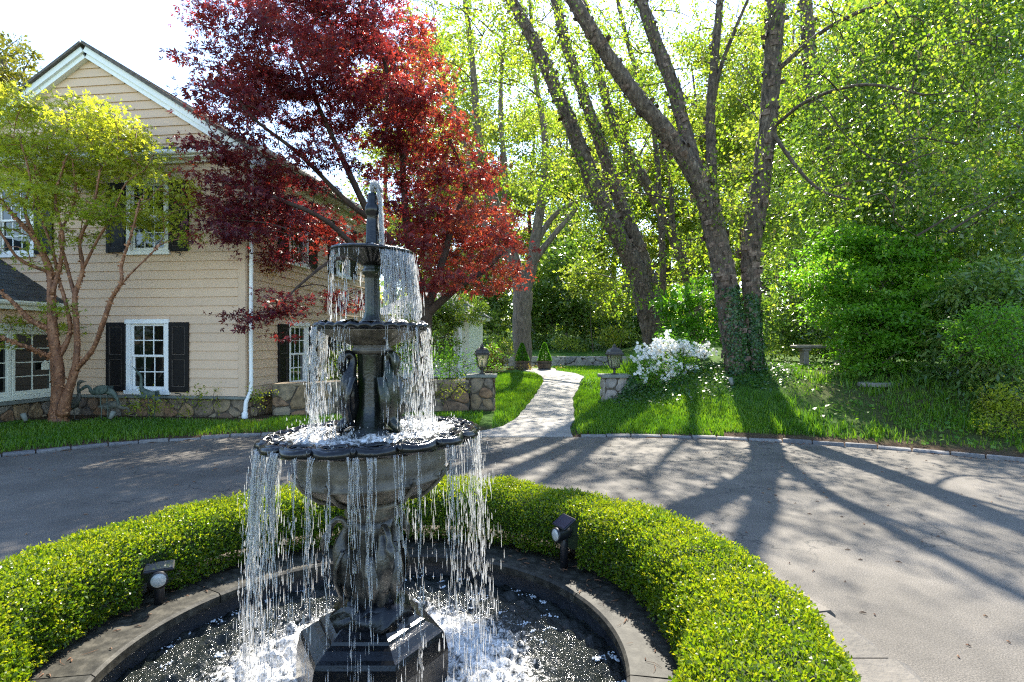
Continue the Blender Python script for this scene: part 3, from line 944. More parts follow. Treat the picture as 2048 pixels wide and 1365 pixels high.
# front wall, gable and boards
AP = (-3.42, 7.46)     # gable apex (under the rake)
GS = (AP[1] - 5.35) / 3.35
def gclip(z): d = max(0.0, (AP[1] - z) / GS); return (AP[0] - d, AP[0] + d)
core = MB()
core.add([(-7.4, 0.14, -0.1), (-0.03, 0.14, -0.1), (-0.03, 0.14, 5.4), (AP[0], 0.14, AP[1] + .1), (-7.4, 0.14, 5.4),
          (-7.4, 0.3, -0.1), (-0.03, 0.3, -0.1), (-0.03, 0.3, 5.4), (AP[0], 0.3, AP[1] + .1), (-7.4, 0.3, 5.4)],
         [(0, 1, 2, 3, 4), (9, 8, 7, 6, 5), (0, 5, 6, 1), (1, 6, 7, 2), (2, 7, 8, 3), (3, 8, 9, 4), (4, 9, 5, 0)])
wallF = part('wall', core, M['siding'], house)
courses(wallF, -7.4, -0.13, ZS, ZE, [hole(w) for w in f_w], 'x', 0.0)
courses(wallF, -7.4, 0.0, 5.42, AP[1] - 0.02, [], 'x', 0.0, gclip)
core = MB().box(-0.30, -0.14, 0.31, 6.6, -0.1, 5.4)
wallS = part('wall', core, M['siding'], house)
courses(wallS, 0.13, 6.6, ZS, ZE, [hole(w) for w in s_w], 'y', 0.0)
mb = MB().box(-0.128, 0.028, -0.030, 0.0, ZS - .02, ZE, .004).box(0.0, 0.029, 0.001, 0.128, ZS - .02, ZE, .004)
part('corner_board', mb, M['siding'], house)
for w in f_w: window('x', 0.0, *w)
for w in s_w: window('y', 0.0, *w)
for w in f_w:
    shutter('x', 0.0, w[1] + 0.01, w[1] + 0.44, w[2] - .03, w[3] + .03)
    shutter('x', 0.0, w[0] - 0.44, w[0] - 0.01, w[2] - .03, w[3] + .03) if w[0] > -5 else None
for w in s_w:
    shutter('y', 0.0, w[1] + 0.01, w[1] + 0.44, w[2] - .03, w[3] + .03)
    shutter('y', 0.0, w[0] - 0.44, w[0] - 0.01, w[2] - .03, w[3] + .03)
# foundation
part('foundation', MB().box(-4.25, 0.0, 0.01, 0.12, -0.25, ZS - 0.06).box(-0.12, 0.0, 0.121, 6.6, -0.25, ZS - 0.06), M['mortar'], house)
fnd = [o for o in house.children if o.name.startswith('foundation')][0]
stone_face(fnd, (-4.25, 0.01, -0.12), (1, 0, 0), (0, -1, 0), 4.27, ZS - 0.06 + .12, 0.27, M['stone'], seed=4)
stone_face(fnd, (0.0, 0.02, -0.12), (0, 1, 0), (1, 0, 0), 6.5, ZS - 0.06 + .12, 0.27, M['stone'], seed=5)
part('ledge', MB().box(-4.25, 0.07, -0.075, 0.0, ZS - 0.065, ZS - 0.005, .01).box(0.0, 0.071, 0.001, 6.6, ZS - 0.064, ZS - 0.006, .01), M['ledge'], house)
# gable roof, rakes, pent cornice, eaves
def slope_box(mb, xa, za, xb, zb, y0, y1, t):
    d = np.array([xb - xa, zb - za]); d = d / np.hypot(*d); nn = np.array([-d[1], d[0]]); nn = nn if nn[1] > 0 else -nn
    pts = [(xa, za), (xb, zb), (xb + nn[0] * t, zb + nn[1] * t), (xa + nn[0] * t, za + nn[1] * t)]
    V = [(x, y, z) for y in (y0, y1) for x, z in pts]
    fc = [(0, 1, 2, 3), (7, 6, 5, 4), (0, 4, 5, 1), (1, 5, 6, 2), (2, 6, 7, 3), (3, 7, 4, 0)]
    return mb.add(V, fc)
EX = 0.42; ez = AP[1] - GS * (-AP[0] + EX)
rk = MB(); slope_box(rk, AP[0], AP[1] - .06, EX, ez - .06, -0.13, -0.02, 0.20); slope_box(rk, AP[0], AP[1] - .06, 2 * AP[0] - EX, ez - .06, -0.13, -0.02, 0.20)
part('rake_board', rk, M['white'], house)
rk = MB(); slope_box(rk, AP[0], AP[1] + .05, EX, ez + .05, -0.18, -0.131, 0.11); slope_box(rk, AP[0], AP[1] + .05, 2 * AP[0] - EX, ez + .05, -0.18, -0.131, 0.11)
part('rake_moulding', rk, M['white'], house)
rf = MB(); slope_box(rf, AP[0], AP[1] + .19, EX + .06, ez + .14, -0.24, 6.9, 0.05); slope_box(rf, AP[0], AP[1] + .19, 2 * AP[0] - EX - .06, ez + .14, -0.24, 6.9, 0.05)
roof = part('roof', rf, M['roof_brown'], house)
# shingle rows on the slope that shows
dx = (EX + .06 - AP[0])
for i in range(18):
    a = i / 18; b = (i + 1) / 18 + 0.01
    m = MB(); slope_box(m, AP[0] + dx * a, AP[1] + .245 + (ez + .14 - AP[1] - .19) * a, AP[0] + dx * b, AP[1] + .252 + (ez + .14 - AP[1] - .19) * b, -0.245, 6.9, 0.012)
    part('shingle_row', m, M['roof_brown'], roof)
# pent roof across the foot of the gable
part('cornice', MB().box(-7.4, 0.10, -0.10, -0.026, ZE - .02, ZE + .10, .01).box(-7.4, 0.14, -0.26, -0.101, ZE + .04, ZE + .12, .01), M['white'], house)
part('gutter', MB().tube([(-7.4, -0.30, ZE + .13), (0.18, -0.30, ZE + .13)], 0.055, 10), M['white'], house)
mb = MB(); mb.add([(-7.4, -0.30, ZE + .17), (0.2, -0.30, ZE + .17), (0.2, -0.03, ZE + .33), (-7.4, -0.03, ZE + .33), (-7.4, -0.30, ZE + .14), (0.2, -0.30, ZE + .14), (0.2, -0.03, ZE + .14), (-7.4, -0.03, ZE + .14)],
                  [(0, 1, 2, 3), (4, 7, 6, 5), (0, 4, 5, 1), (1, 5, 6, 2), (2, 6, 7, 3), (3, 7, 4, 0)])
part('pent_roof', mb, M['roof'], house)
# side eaves: soffit, frieze, gutter
part('soffit', MB().box(0.03, EX - .02, 0.0, 6.9, ZE + .06, ZE + .085), M['cream'], house)
part('frieze', MB().box(0.001, 0.05, 0.13, 6.6, ZE - .14, ZE + .058, .005), M['cream'], house)
part('fascia', MB().box(EX - .02, EX + .01, -0.2, 6.9, ZE + .02, ZE + .22, .004), M['cream'], house)
part('gutter', MB().tube([(EX + .06, -0.22, ZE + .17), (EX + .06, 6.9, ZE + .17)], 0.055, 10), M['white'], house)
# downspout with offset foot
ds = [(0.09, 0.10, ZE + .1), (0.09, 0.10, ZE - .15), (0.095, 0.07, 4.0), (0.10, 0.05, 2.0), (0.10, 0.05, 0.75), (0.09, 0.02, 0.55), (0.07, -0.05, 0.42), (0.06, -0.07, 0.30), (0.05, -0.08, 0.02)]
mb = MB().tube([(EX - .05, 0.12, ZE + .11), (0.2, 0.11, ZE + .02), (0.09, 0.10, ZE - .15)], 0.038, 10)
mb.tube(spline(ds, 40), 0.041, 10)
sp = part('downspout', mb, M['white'], house, True)
part('drain_boot', MB().tube([(0.05, -0.08, -0.06), (0.05, -0.08, 0.17), (0.05, -0.08, 0.19)], [0.062, 0.06, 0.05], 10), M['white'], sp, True)
for z in (1.4, 3.1): part('strap', MB().tube([(0.10, 0.05, z), (0.10, 0.05, z + .03)], 0.046, 10), M['white'], sp)

# wing on the left: low wall with casements under a slate roof
WX = -4.2
wg = part('wall', MB().box(WX - .3, WX - .16, -5.0, -0.01, -0.2, 2.3), M['siding'], house)
wins = [(-0.98, -0.09, 0.55, 1.80), (-1.86, -0.99, 0.55, 1.80), (-2.74, -1.87, 0.55, 1.80)]
courses(wg, -5.0, -0.03, ZS, 2.22, [(-2.80, -0.03, 0.45, 1.9)], 'y', WX)
for (a, b, z0, z1) in wins:
    mb = MB()
    mb.box(a, a + .07, -.03, .05, z0, z1, .006).box(b - .07, b, -.03, .05, z0, z1, .006)
    mb.box(a + .07, b - .07, -.03, .049, z0, z0 + .08, .006).box(a + .07, b - .07, -.03, .049, z1 - .07, z1, .006)
    w = part('casement', to_face(mb, 'y', WX), M['cream'], house)
    part('window_back', to_face(MB().box(a, b, -.12, -.10, z0, z1), 'y', WX), M['black'], w)
    g0, g1, q0, q1 = a + .07, b - .07, z0 + .08, z1 - .07
    for i in range(2):
        for j in range(4):
            pw_, ph = (g1 - g0) / 2, (q1 - q0) / 4
            part('pane', to_face(MB().box(g0 + i * pw_ + .006, g0 + (i + 1) * pw_ - .006, -.01, -.004, q0 + j * ph + .006, q0 + (j + 1) * ph - .006), 'y', WX), M['pane'], w)
    m = MB().box((g0 + g1) / 2 - .011, (g0 + g1) / 2 + .011, -.02, .012, q0, q1, .003)
    for j in range(1, 4): m.box(g0, g1, -.019, .010, q0 + j * (q1 - q0) / 4 - .010, q0 + j * (q1 - q0) / 4 + .010, .003)
    part('muntin', to_face(m, 'y', WX), M['cream'], w)
mb = to_face(MB().box(-2.80, -0.03, -.02, .06, 1.80, 1.93, .006).box(-2.80, -0.03, -.02, .10, 0.46, 0.549, .008).box(-0.09, -0.03, -.02, .055, 0.55, 1.80, .005), 'y', WX)
part('window_casing', mb, M['cream'], house)
part('ledge', MB().box(WX, WX + .09, -5.0, -0.08, ZS - .12, ZS - .045, .01), M['ledge'], house)
fw_ = part('foundation', MB().box(WX - .12, WX, -5.0, -0.02, -0.25, ZS - .12), M['mortar'], house)
stone_face(fw_, (WX, -3.2, -0.12), (0, 1, 0), (1, 0, 0), 3.2, ZS - .12 + .12, 0.25, M['stone'], seed=8)
part('fascia', MB().box(WX, WX + .19, -5.0, -0.03, 2.22, 2.26).box(WX + .19, WX + .22, -5.0, -0.03, 2.2, 2.36, .005), M['cream'], house)
part('gutter', MB().tube([(WX + .27, -5.0, 2.33), (WX + .27, -0.03, 2.33)], 0.05, 8), M['cream'], house)
wr = MB(); slope_box(wr, WX + .26, 2.36, WX - 2.4, 2.36 + .6 * 2.66, -5.0, -0.03, 0.03)
wroof = part('roof', wr, M['roof'], house)
# slates one by one where they show
sl_ = math.hypot(1, .6); ca, sa = 1 / sl_, .6 / sl_
for r in range(11):
    d0 = r * 0.17; y = -0.03 - 0.14 * (r % 2)
    if r % 2: rows_y = [(-0.17, -0.035)]
    else: rows_y = []
    while y > -2.3:
        wd = 0.24 + rng.random() * 0.06; rows_y.append((y - wd + .006, y)); y -= wd
    for (ya, yb) in rows_y:
        m = MB(); x0 = WX + .29 - d0 * ca; z0 = 2.385 + d0 * sa - .018 + rng.random() * .004
        L_ = 0.21
        for yy in (ya, yb): m.v.append(np.array([(x0, yy, z0 + .014), (x0 - L_ * ca, yy, z0 + L_ * sa + .006), (x0 - L_ * ca, yy, z0 + L_ * sa - .006), (x0, yy, z0 - .002)]))
        m.f = [(0, 1, 2, 3), (7, 6, 5, 4), (0, 4, 5, 1), (3, 2, 6, 7), (0, 3, 7, 4), (1, 5, 6, 2)]; m.n = 8
        part('slate', m, M['roof'], wroof)

# birdhouse ornament hanging before the casement
bh = hl(WX + 0.075, -0.33)
t = thing('birdhouse_ornament', 'small cream birdhouse ornament hanging before the casement window', 'ornament', (bh[0], bh[1], 1.02), -HA)
mb = MB(); mb.add([(-.012, -.07, 0), (-.012, .07, 0), (-.012, .07, .12), (-.012, 0, .19), (-.012, -.07, .12), (.02, -.07, 0), (.02, .07, 0), (.02, .07, .12), (.02, 0, .19), (.02, -.07, .12)],
                  [(4, 3, 2, 1, 0), (5, 6, 7, 8, 9), (0, 1, 6, 5), (1, 2, 7, 6), (2, 3, 8, 7), (3, 4, 9, 8), (4, 0, 5, 9)])
part('body', mb, M['cream'], t)
part('string', MB().tube([(0, 0, .19), (0, 0, .82)], .002, 5), M['black'], t)

# ================================================================== LOW WALL, PIERS, FAR WALL
def stone_wall(label, A, B, h, thick, mat, size, seed, cap=None, z0=None, name='stone_wall', back=False):
    A = np.asarray(A, float); B = np.asarray(B, float)
    L_ = np.hypot(*(B - A)); ang = math.atan2(B[1] - A[1], B[0] - A[0])
    zb = gz(*A) if z0 is None else z0
    t = thing(name, label, 'wall', (A[0], A[1], zb), ang)
    part('core', MB().box(0, L_, 0.0, thick, -0.3, h - .03), M['mortar'], t)
    c = [o for o in t.children][0]
    stone_face(c, (0, 0, -0.1), (1, 0, 0), (0, -1, 0), L_, h + .1, size, M[mat], seed=seed, depth=0.05)
    # coping stones along the top
    x = 0
    while x < L_ - 0.05:
        w = min(size * (1.1 + rng.random()), L_ - x)
        mb = MB().box(x + .006, x + w - .006, -0.03, thick + .02, h - .05, h + .02, .018)
        V = mb.verts() + rng.normal(0, .006, (mb.n, 3)); m = MB(); m.add(V, mb.f)
        part('cap_stone', m, M[mat], t); x += w
    return t
stone_wall('low brown fieldstone wall running from house to the lantern pier', (-4.95, 11.75), (-0.95, 12.62), 0.66, 0.4, 'stone', 0.42, 21, z0=0.05)

def pier(x, y, label, h, seed, mat, z0):
    t = thing('stone_pier', label, 'pier', (x, y, z0), 0.0)
    w = 0.29
    part('core', MB().box(-w + .03, w - .03, -w + .03, w - .03, -0.3, h - .07), M['mortar'], t)
    c = t.children[0]
    stone_face(c, (-w + .03, -w + .03, -.15), (1, 0, 0), (0, -1, 0), 2 * w - .06, h - .06 + .15, 0.30, M[mat], seed=seed, depth=.03)
    stone_face(c, (w - .03, w - .03, -.15), (0, -1, 0), (1, 0, 0), 2 * w - .06, h - .06 + .15, 0.30, M[mat], seed=seed + 1, depth=.03)
    stone_face(c, (-w + .03, -w + .03, -.15), (0, 1, 0), (-1, 0, 0), 2 * w - .06, h - .06 + .15, 0.30, M[mat], seed=seed + 2, depth=.03)
    part('cap', MB().box(-w - .05, w + .05, -w - .05, w + .05, h - .068, h, .012), M['ledge'], t)
    return t
pier(-0.68, 12.95, 'brown fieldstone pier with flat cap at end of low wall', 0.80, 31, 'stone', 0.05)
pier(2.34, 13.0, 'pale fieldstone pier with flat cap half buried in ivy', 0.64, 41, 'pale_stone', 0.20)

def lantern(x, y, z, label):
    t = thing('post_lantern', label, 'lantern', (x, y, z), rad(8), 'lanterns on the two stone piers')
    m = MB().lathe([(0.07, 0), (0.07, 0.015), (0.03, 0.03), (0.025, 0.09), (0.04, 0.11), (0.04, 0.13), (0.02, 0.15)], 12)
    for a in (0.785, 2.356, 3.927, 5.498):
        m.tube([(0.02 * math.cos(a), 0.02 * math.sin(a), 0.10), (0.07 * math.cos(a), 0.07 * math.sin(a), 0.11), (0.10 * math.cos(a), 0.10 * math.sin(a), 0.17)], .007, 5)
    part('stem', m, M['lantern'], t, False)
    b0, b1, z0, z1 = 0.088, 0.135, 0.17, 0.44
    part('tray', MB().box(-.10, .10, -.10, .10, z0 - .02, z0, .005), M['lantern'], t)
    fr = MB()
    for sx in (-1, 1):
        for sy in (-1, 1):
            fr.tube([(sx * b0, sy * b0, z0), (sx * b1, sy * b1, z1)], 0.011, 5)
    part('frame', fr, M['lantern'], t)
    for k in range(4):
        a = k * math.pi / 2; ca_, sa_ = math.cos(a), math.sin(a)
        V = [(-b0, -b0 + .004, z0), (b0, -b0 + .004, z0), (b1, -b1 + .004, z1), (-b1, -b1 + .004, z1)]
        V = [(x_ * ca_ - y_ * sa_, x_ * sa_ + y_ * ca_, z_) for x_, y_, z_ in V]
        m = MB(); m.add(V, [(0, 1, 2, 3)]); part('pane', m, M['lglass'], t)
    part('candle', MB().lathe([(.022, z0), (.022, z0 + .09), (.014, z0 + .095), (.016, z0 + .13), (.003, z0 + .17)], 10), M['lens'], t, True)
    # square domed roof
    prof = [(0.165, z1 - .005), (0.17, z1 + .03), (0.15, z1 + .045), (0.145, z1 + .075), (0.125, z1 + .12), (0.085, z1 + .155), (0.04, z1 + .17), (0.035, z1 + .19), (0.045, z1 + .20), (0.04, z1 + .21), (0.02, z1 + .215), (0.018, z1 + .245), (0.004, z1 + .26)]
    V = []; 
    for r, z_ in prof: V += [(-r, -r, z_), (r, -r, z_), (r, r, z_), (-r, r, z_)]
    fc = [(i * 4 + j, i * 4 + (j + 1) % 4, i * 4 + 4 + (j + 1) % 4, i * 4 + 4 + j) for i in range(len(prof) - 1) for j in range(4)] + [(3, 2, 1, 0)]
    m = MB(); m.add(V, fc); part('roof', m, M['lantern'], t)
    return t
lantern(-0.68, 12.95, 0.85, 'dark bronze lantern on the brown pier beside low wall')
lantern(2.34, 13.0, 0.84, 'dark bronze lantern on the ivy covered pale pier')

stone_wall('long grey dry stone retaining wall at foot of far lawn', (-2.0, 30.0), (9.0, 30.0), 0.52, 0.4, 'pale_stone', 0.40, 51, z0=0.24, name='retaining_wall')

# small far garden house behind the shrubs
gh = thing('garden_house', 'small cream outbuilding with pale columns glimpsed behind the shrubs', 'building', (-1.65, 22.0, 0.1), rad(-7))
part('wall', MB().box(-3.4, 0, 0.0, 3.0, -0.2, 2.35), M['cream'], gh)
for x in (-0.9, -1.9, -2.9):
    w = part('window', MB().box(x - .36, x + .36, -.05, -.001, 0.7, 2.05, .01), M['white'], gh)
    part('pane', MB().box(x - .28, x + .28, -.062, -.051, 0.78, 1.97), M['pane'], w)
    m = MB().box(x - .014, x + .014, -.075, -.063, .78, 1.97)
    for zz in (1.08, 1.38, 1.68): m.box(x - .28, x + .28, -.074, -.0635, zz - .012, zz + .012)
    part('muntin', m, M['white'], w)
for x in (-0.25, -1.4, -2.4): part('column', MB().lathe([(.09, -.2), (.09, .1), (.07, .15), (.06, 2.2), (.09, 2.25), (.09, 2.35)], 12, cx=x, cy=-.5), M['white'], gh, True)
part('eave', MB().box(-3.7, 0.3, -.7, 3.2, 2.352, 2.50, .02), M['cream'], gh)
mb = MB(); mb.add([(-3.8, -.8, 2.5), (.4, -.8, 2.5), (.4, 3.3, 2.5), (-3.8, 3.3, 2.5), (-2.6, 1.2, 3.5), (-.9, 1.2, 3.5)], [(3, 2, 1, 0), (0, 1, 5, 4), (1, 2, 5), (2, 3, 4, 5), (3, 0, 4)])
part('roof', mb, M['roof'], gh)
# ================================================================== FOUNTAIN
FZ = -0.42
fnt = thing('tiered_fountain', 'three tiered dark cast fountain with swan figures and scalloped bowls', 'fountain', (PC[0], PC[1], FZ))
FO = np.array([0, 0, FZ])
def fp(name, mb, mat, parent=fnt, smooth=True, label=None, tilt=0.0, pz=1.14):
    V = mb.verts()
    if tilt:
        a = rad(tilt); V = V.copy(); z = V[:, 2] - pz; x = V[:, 0].copy()
        V[:, 0] = x * math.cos(a) + z * math.sin(a); V[:, 2] = pz - x * math.sin(a) + z * math.cos(a)
    m = MB(); m.add(V - FO, mb.f)
    return part(name, m, mat, parent, smooth, label=label)
# six sided stepped plinth
fp('plinth', MB().lathe([(0.37, -0.42), (0.37, 0.10), (0.355, 0.17), (0.345, 0.19), (0.325, 0.20), (0.29, 0.225), (0.262, 0.237), (0.255, 0.25), (0.235, 0.256), (0.205, 0.275), (0.19, 0.28)], 6), M['iron'], smooth=False)
# rockwork foot
m = MB()
def rock(i, th_, r, z):
    return r * (1 + 0.16 * np.sin(th_ * 5 + i * 2.1) + rng.normal(0, .07, len(th_))), z + rng.normal(0, .008, len(th_))
m.lathe([(0.185, 0.27), (0.185, 0.295), (0.16, 0.325), (0.13, 0.34), (0.10, 0.36)], 26, rock)
fp('rock_foot', m, M['iron'])
# lower stem, gadrooned collar
def flute(nf, amp):
    return lambda i, th_, r, z: (r * (1 + amp * np.abs(np.cos(th_ * nf / 2))), z)
fp('stem', MB().lathe([(0.10, 0.34), (0.085, 0.42), (0.08, 0.55), (0.088, 0.68), (0.10, 0.745)], 40, lambda i, t_, r, z: (r * (1 + .09 * np.sin(t_ * 7 + i) + .04 * np.sin(t_ * 13)), z)), M['wet_cast'])
fp('collar', MB().lathe([(0.10, 0.745), (0.118, 0.755), (0.125, 0.775), (0.118, 0.80), (0.135, 0.81), (0.14, 0.825), (0.12, 0.835)], 64, flute(18, 0.06)), M['cast'])
# large bowl: stone body under a dark shell rim
TL = -2.2
bb = fp('bowl_body', MB().lathe([(0.11, 0.83), (0.16, 0.845), (0.25, 0.875), (0.305, 0.905), (0.335, 0.94), (0.352, 0.945), (0.356, 0.955), (0.345, 0.965), (0.35, 1.0), (0.348, 1.04), (0.335, 1.075), (0.34, 1.09), (0.30, 1.10)], 64), M['cast'], tilt=TL)
for k in range(12):
    a = 2 * math.pi * k / 12 + .2
    pth_ = [(r * math.cos(a), r * math.sin(a), z) for r, z in ((0.20, 0.85), (0.27, 0.872), (0.325, 0.915), (0.362, 0.955), (0.372, 0.975), (0.366, 0.985))]
    fp('leaf_rib', MB().tube(spline(pth_, 10), np.linspace(0.012, 0.007, 10), 6), M['cast'], bb, tilt=TL)
NSC = 17
def scal(i, t_, r, z):
    w = np.abs(np.sin(t_ * NSC / 2))
    amp = [0, 0, .012, .03, .034, .03, .02, .008, 0, 0][i]
    zam = [0, 0, 0, -.006, -.004, .010, .010, .004, 0, 0][i]
    return r + amp * (w - .5), z + zam * (1 - w) + rng.normal(0, .0012, len(t_))
rim = fp('bowl_rim', MB().lathe([(0.30, 1.088), (0.38, 1.105), (0.45, 1.118), (0.495, 1.122), (0.512, 1.138), (0.505, 1.158), (0.48, 1.164), (0.44, 1.150), (0.38, 1.13), (0.10, 1.12)], 17 * 14, scal), M['iron'], tilt=TL)
for k in range(NSC):
    a = 2 * math.pi * k / NSC
    c = np.array([0.495 * math.cos(a), 0.495 * math.sin(a), 1.15])
    d_ = np.array([math.cos(a), math.sin(a), 0])
    mb = MB().tube([c - d_ * .10 + (0, 0, -.004), c - d_ * .05 + (0, 0, .004), c - d_ * .015 + (0, 0, .008), c + d_ * .008 + (0, 0, .004), c + d_ * .016 + (0, 0, -.012)], [.006, .011, .015, .013, .004], 7)
    fp('shell_knob', mb, M['iron'], rim, tilt=TL)
    a2 = a + math.pi / NSC
    e = np.array([-math.sin(a2), math.cos(a2), 0]); d_ = np.array([math.cos(a2), math.sin(a2), 0])
    c = d_ * 0.45 + np.array([0, 0, 1.160])
    tt = np.linspace(0, 2 * np.pi, 13)
    ring = [c + e * 0.066 * math.cos(q) + d_ * 0.048 * math.sin(q) + np.array([0, 0, .004 * math.cos(q * 5)]) for q in tt]
    fp('shell_lip', MB().tube(ring, .011 + .003 * np.sin(tt * 3), 6), M['iron'], rim, tilt=TL)

def bird_sweep(pts, n=34, sides=12):
    """rows: r, z, side, radius, width factor, depth factor -> one continuous body from tail to beak"""
    a = spline(pts, n)
    return np.c_[a[:, 0], a[:, 2], a[:, 1]], np.maximum(a[:, 3], .0015), np.c_[a[:, 4], a[:, 5]]
def place(mb, ang):
    V = mb.verts(); c, s_ = math.cos(ang), math.sin(ang)
    m = MB(); m.add(np.c_[V[:, 0] * c - V[:, 1] * s_, V[:, 0] * s_ + V[:, 1] * c, V[:, 2]], mb.f); return m
def wing(mb, r0, z0, z1, side, w, out):
    """feathered wing: a ribbed, pointed shell"""
    nu, nv = 9, 7
    V = []
    for i in range(nu):
        t_ = i / (nu - 1); ww = w * math.sin(math.pi * min(1, .12 + t_ * .88) ** .8) + .004
        for j in range(nv):
            q = j / (nv - 1) - .5
            V.append((r0 + out * math.sin(math.pi * t_) + .012 * (1 - 4 * q * q) + .004 * ((j + i) % 2), side + q * ww * 2, z0 + (z1 - z0) * t_))
    n0 = len(V)
    V += [(x - .014, y, z) for x, y, z in V]
    fc = [(i * nv + j, i * nv + j + 1, (i + 1) * nv + j + 1, (i + 1) * nv + j) for i in range(nu - 1) for j in range(nv - 1)]
    fc += [tuple(n0 + k for k in f[::-1]) for f in fc]
    for i in range(nu - 1):
        fc += [(i * nv, (i + 1) * nv, n0 + (i + 1) * nv, n0 + i * nv), (i * nv + nv - 1, n0 + i * nv + nv - 1, n0 + (i + 1) * nv + nv - 1, (i + 1) * nv + nv - 1)]
    return mb.add(V, fc)

# lower swans with arched necks
for ang in (183, 305, 55):
    a = rad(ang)
    pth_, rr, fl = bird_sweep([(.10, .335, 0, .012, 1, 1), (.115, .40, 0, .03, 1, .9), (.125, .48, 0, .052, 1, .9), (.135, .54, 0, .056, 1, .95), (.148, .60, 0, .042, 1, 1), (.140, .65, 0, .026, 1, 1),
                               (.125, .69, 0, .019, 1, 1), (.135, .725, 0, .016, 1, 1), (.165, .735, 0, .0155, 1, 1), (.195, .71, 0, .0155, 1, 1), (.208, .675, 0, .016, 1, 1), (.218, .650, 0, .024, 1, 1), (.232, .628, 0, .019, 1, 1), (.238, .60, 0, .010, 1, 1), (.236, .565, 0, .003, 1, 1)], 44)
    b = fp('swan', place(MB().tube(pth_, rr, 12, True, fl), a), M['wet_cast'], fnt, label='grey cast swan with arched neck on the lower stem')
    for sd in (-.055, .055):
        fp('wing', place(wing(MB(), .125, .60, .37, sd, .036, .035), a), M['wet_cast'], b)
# upper waders
fp('stem', MB().lathe([(0.16, 1.13), (0.15, 1.16), (0.085, 1.19), (0.07, 1.30), (0.066, 1.42), (0.07, 1.53), (0.075, 1.545)], 36, lambda i, t_, r, z: (r * (1 + .05 * np.sin(t_ * 9)), z)), M['moss_iron'])
for ang in (208, 332, 90):
    a = rad(ang)
    pth_, rr, fl = bird_sweep([(.155, 1.165, 0, .016, 1, 1), (.148, 1.195, 0, .024, 1, 1), (.115, 1.225, 0, .028, 1, 1), (.105, 1.28, 0, .044, 1, .9), (.108, 1.34, 0, .052, 1, .85), (.112, 1.40, 0, .045, 1, .9), (.106, 1.455, 0, .030, 1, 1),
                               (.095, 1.495, 0, .022, 1, 1), (.098, 1.525, 0, .020, 1, 1), (.118, 1.538, 0, .020, 1, 1), (.137, 1.522, 0, .022, 1, 1), (.145, 1.495, 0, .022, 1, 1), (.143, 1.465, 0, .015, 1, 1), (.136, 1.435, 0, .007, 1, 1), (.130, 1.41, 0, .003, 1, 1)], 44)
    b = fp('wader', place(MB().tube(pth_, rr, 12, True, fl), a), M['moss_iron'] if ang == 332 else M['iron'], fnt, label='dark wet wading bird with bowed head and folded wings')
    for sd in (-.056, .056):
        fp('wing', place(wing(MB(), .105, 1.43, 1.20, sd, .034, .03), a), M['moss_iron'] if ang == 332 else M['iron'], b)
fp('collar', MB().lathe([(0.075, 1.535), (0.095, 1.545), (0.098, 1.56), (0.085, 1.572), (0.10, 1.58)], 40), M['cast'])
# middle bowl, fluted underside
def fl2(i, t_, r, z):
    if i < 6: return r * (1 + .045 * np.abs(np.cos(t_ * 14))), z
    w = np.abs(np.sin(t_ * 14)); return r + (.010 * (w - .5) if i < 9 else 0), z + (.006 * w if i in (6, 7, 8) else 0)
fp('middle_bowl', MB().lathe([(0.085, 1.575), (0.12, 1.59), (0.165, 1.607), (0.205, 1.63), (0.24, 1.648), (0.252, 1.653)], 28 * 8, fl2), M['cast'])
fp('bowl_rim', MB().lathe([(0.19, 1.655), (0.21, 1.655), (0.22, 1.655), (0.23, 1.655), (0.24, 1.655), (0.254, 1.655), (0.268, 1.660), (0.272, 1.670), (0.262, 1.682), (0.235, 1.675), (0.06, 1.668)], 28 * 8, fl2), M['iron'])
fp('column', MB().lathe([(0.062, 1.67), (0.055, 1.695), (0.042, 1.715), (0.036, 1.74), (0.034, 1.90), (0.036, 1.92), (0.046, 1.928), (0.046, 1.945), (0.038, 1.955), (0.045, 1.97)], 48, flute(12, .05)), M['moss_iron'])
fp('top_bowl', MB().lathe([(0.045, 1.965), (0.075, 1.985), (0.11, 2.003), (0.15, 2.018), (0.175, 2.024), (0.192, 2.028), (0.195, 2.036), (0.188, 2.044), (0.17, 2.040), (0.04, 2.035)], 24 * 8, lambda i, t_, r, z: (r * (1 + (.05 if i < 5 else .02) * np.abs(np.cos(t_ * 12))), z)), M['iron'], tilt=2.0, pz=2.03)
fp('finial', MB().lathe([(0.052, 2.035), (0.047, 2.05), (0.034, 2.065), (0.030, 2.08), (0.027, 2.18), (0.024, 2.205), (0.027, 2.212), (0.034, 2.228), (0.035, 2.245), (0.028, 2.262), (0.022, 2.27), (0.021, 2.30), (0.019, 2.318)], 40, flute(8, .09)), M['iron'])

# water lying in the bowls
def bowl_water(r, z, tilt, pz, seed, foam):
    me = water_disc('bowl_water', 0, 0, 0.03, r, z, 36, 150, lambda R: 0.9 + 0 * R, lambda R, X, Y: foam + 0.22 * np.exp(-((R - r * .62) / (r * .35)) ** 2), seed, M['pool'])
    n = len(me.vertices); V = np.empty(n * 3, np.float32); me.vertices.foreach_get('co', V); V = V.reshape(-1, 3)
    a = rad(tilt); x = V[:, 0].copy(); zz = V[:, 2] - pz
    V[:, 0] = x * math.cos(a) + zz * math.sin(a); V[:, 2] = pz - x * math.sin(a) + zz * math.cos(a) - FZ
    me.vertices.foreach_set('co', V.ravel()); me.update()
    link('bowl_water', me, fnt)
bowl_water(0.48, 1.158, TL, 1.14, 5, 0.16)
bowl_water(0.257, 1.677, 0, 0, 6, 0.16)
bowl_water(0.178, 2.041, 2.0, 2.03, 7, 0.1)

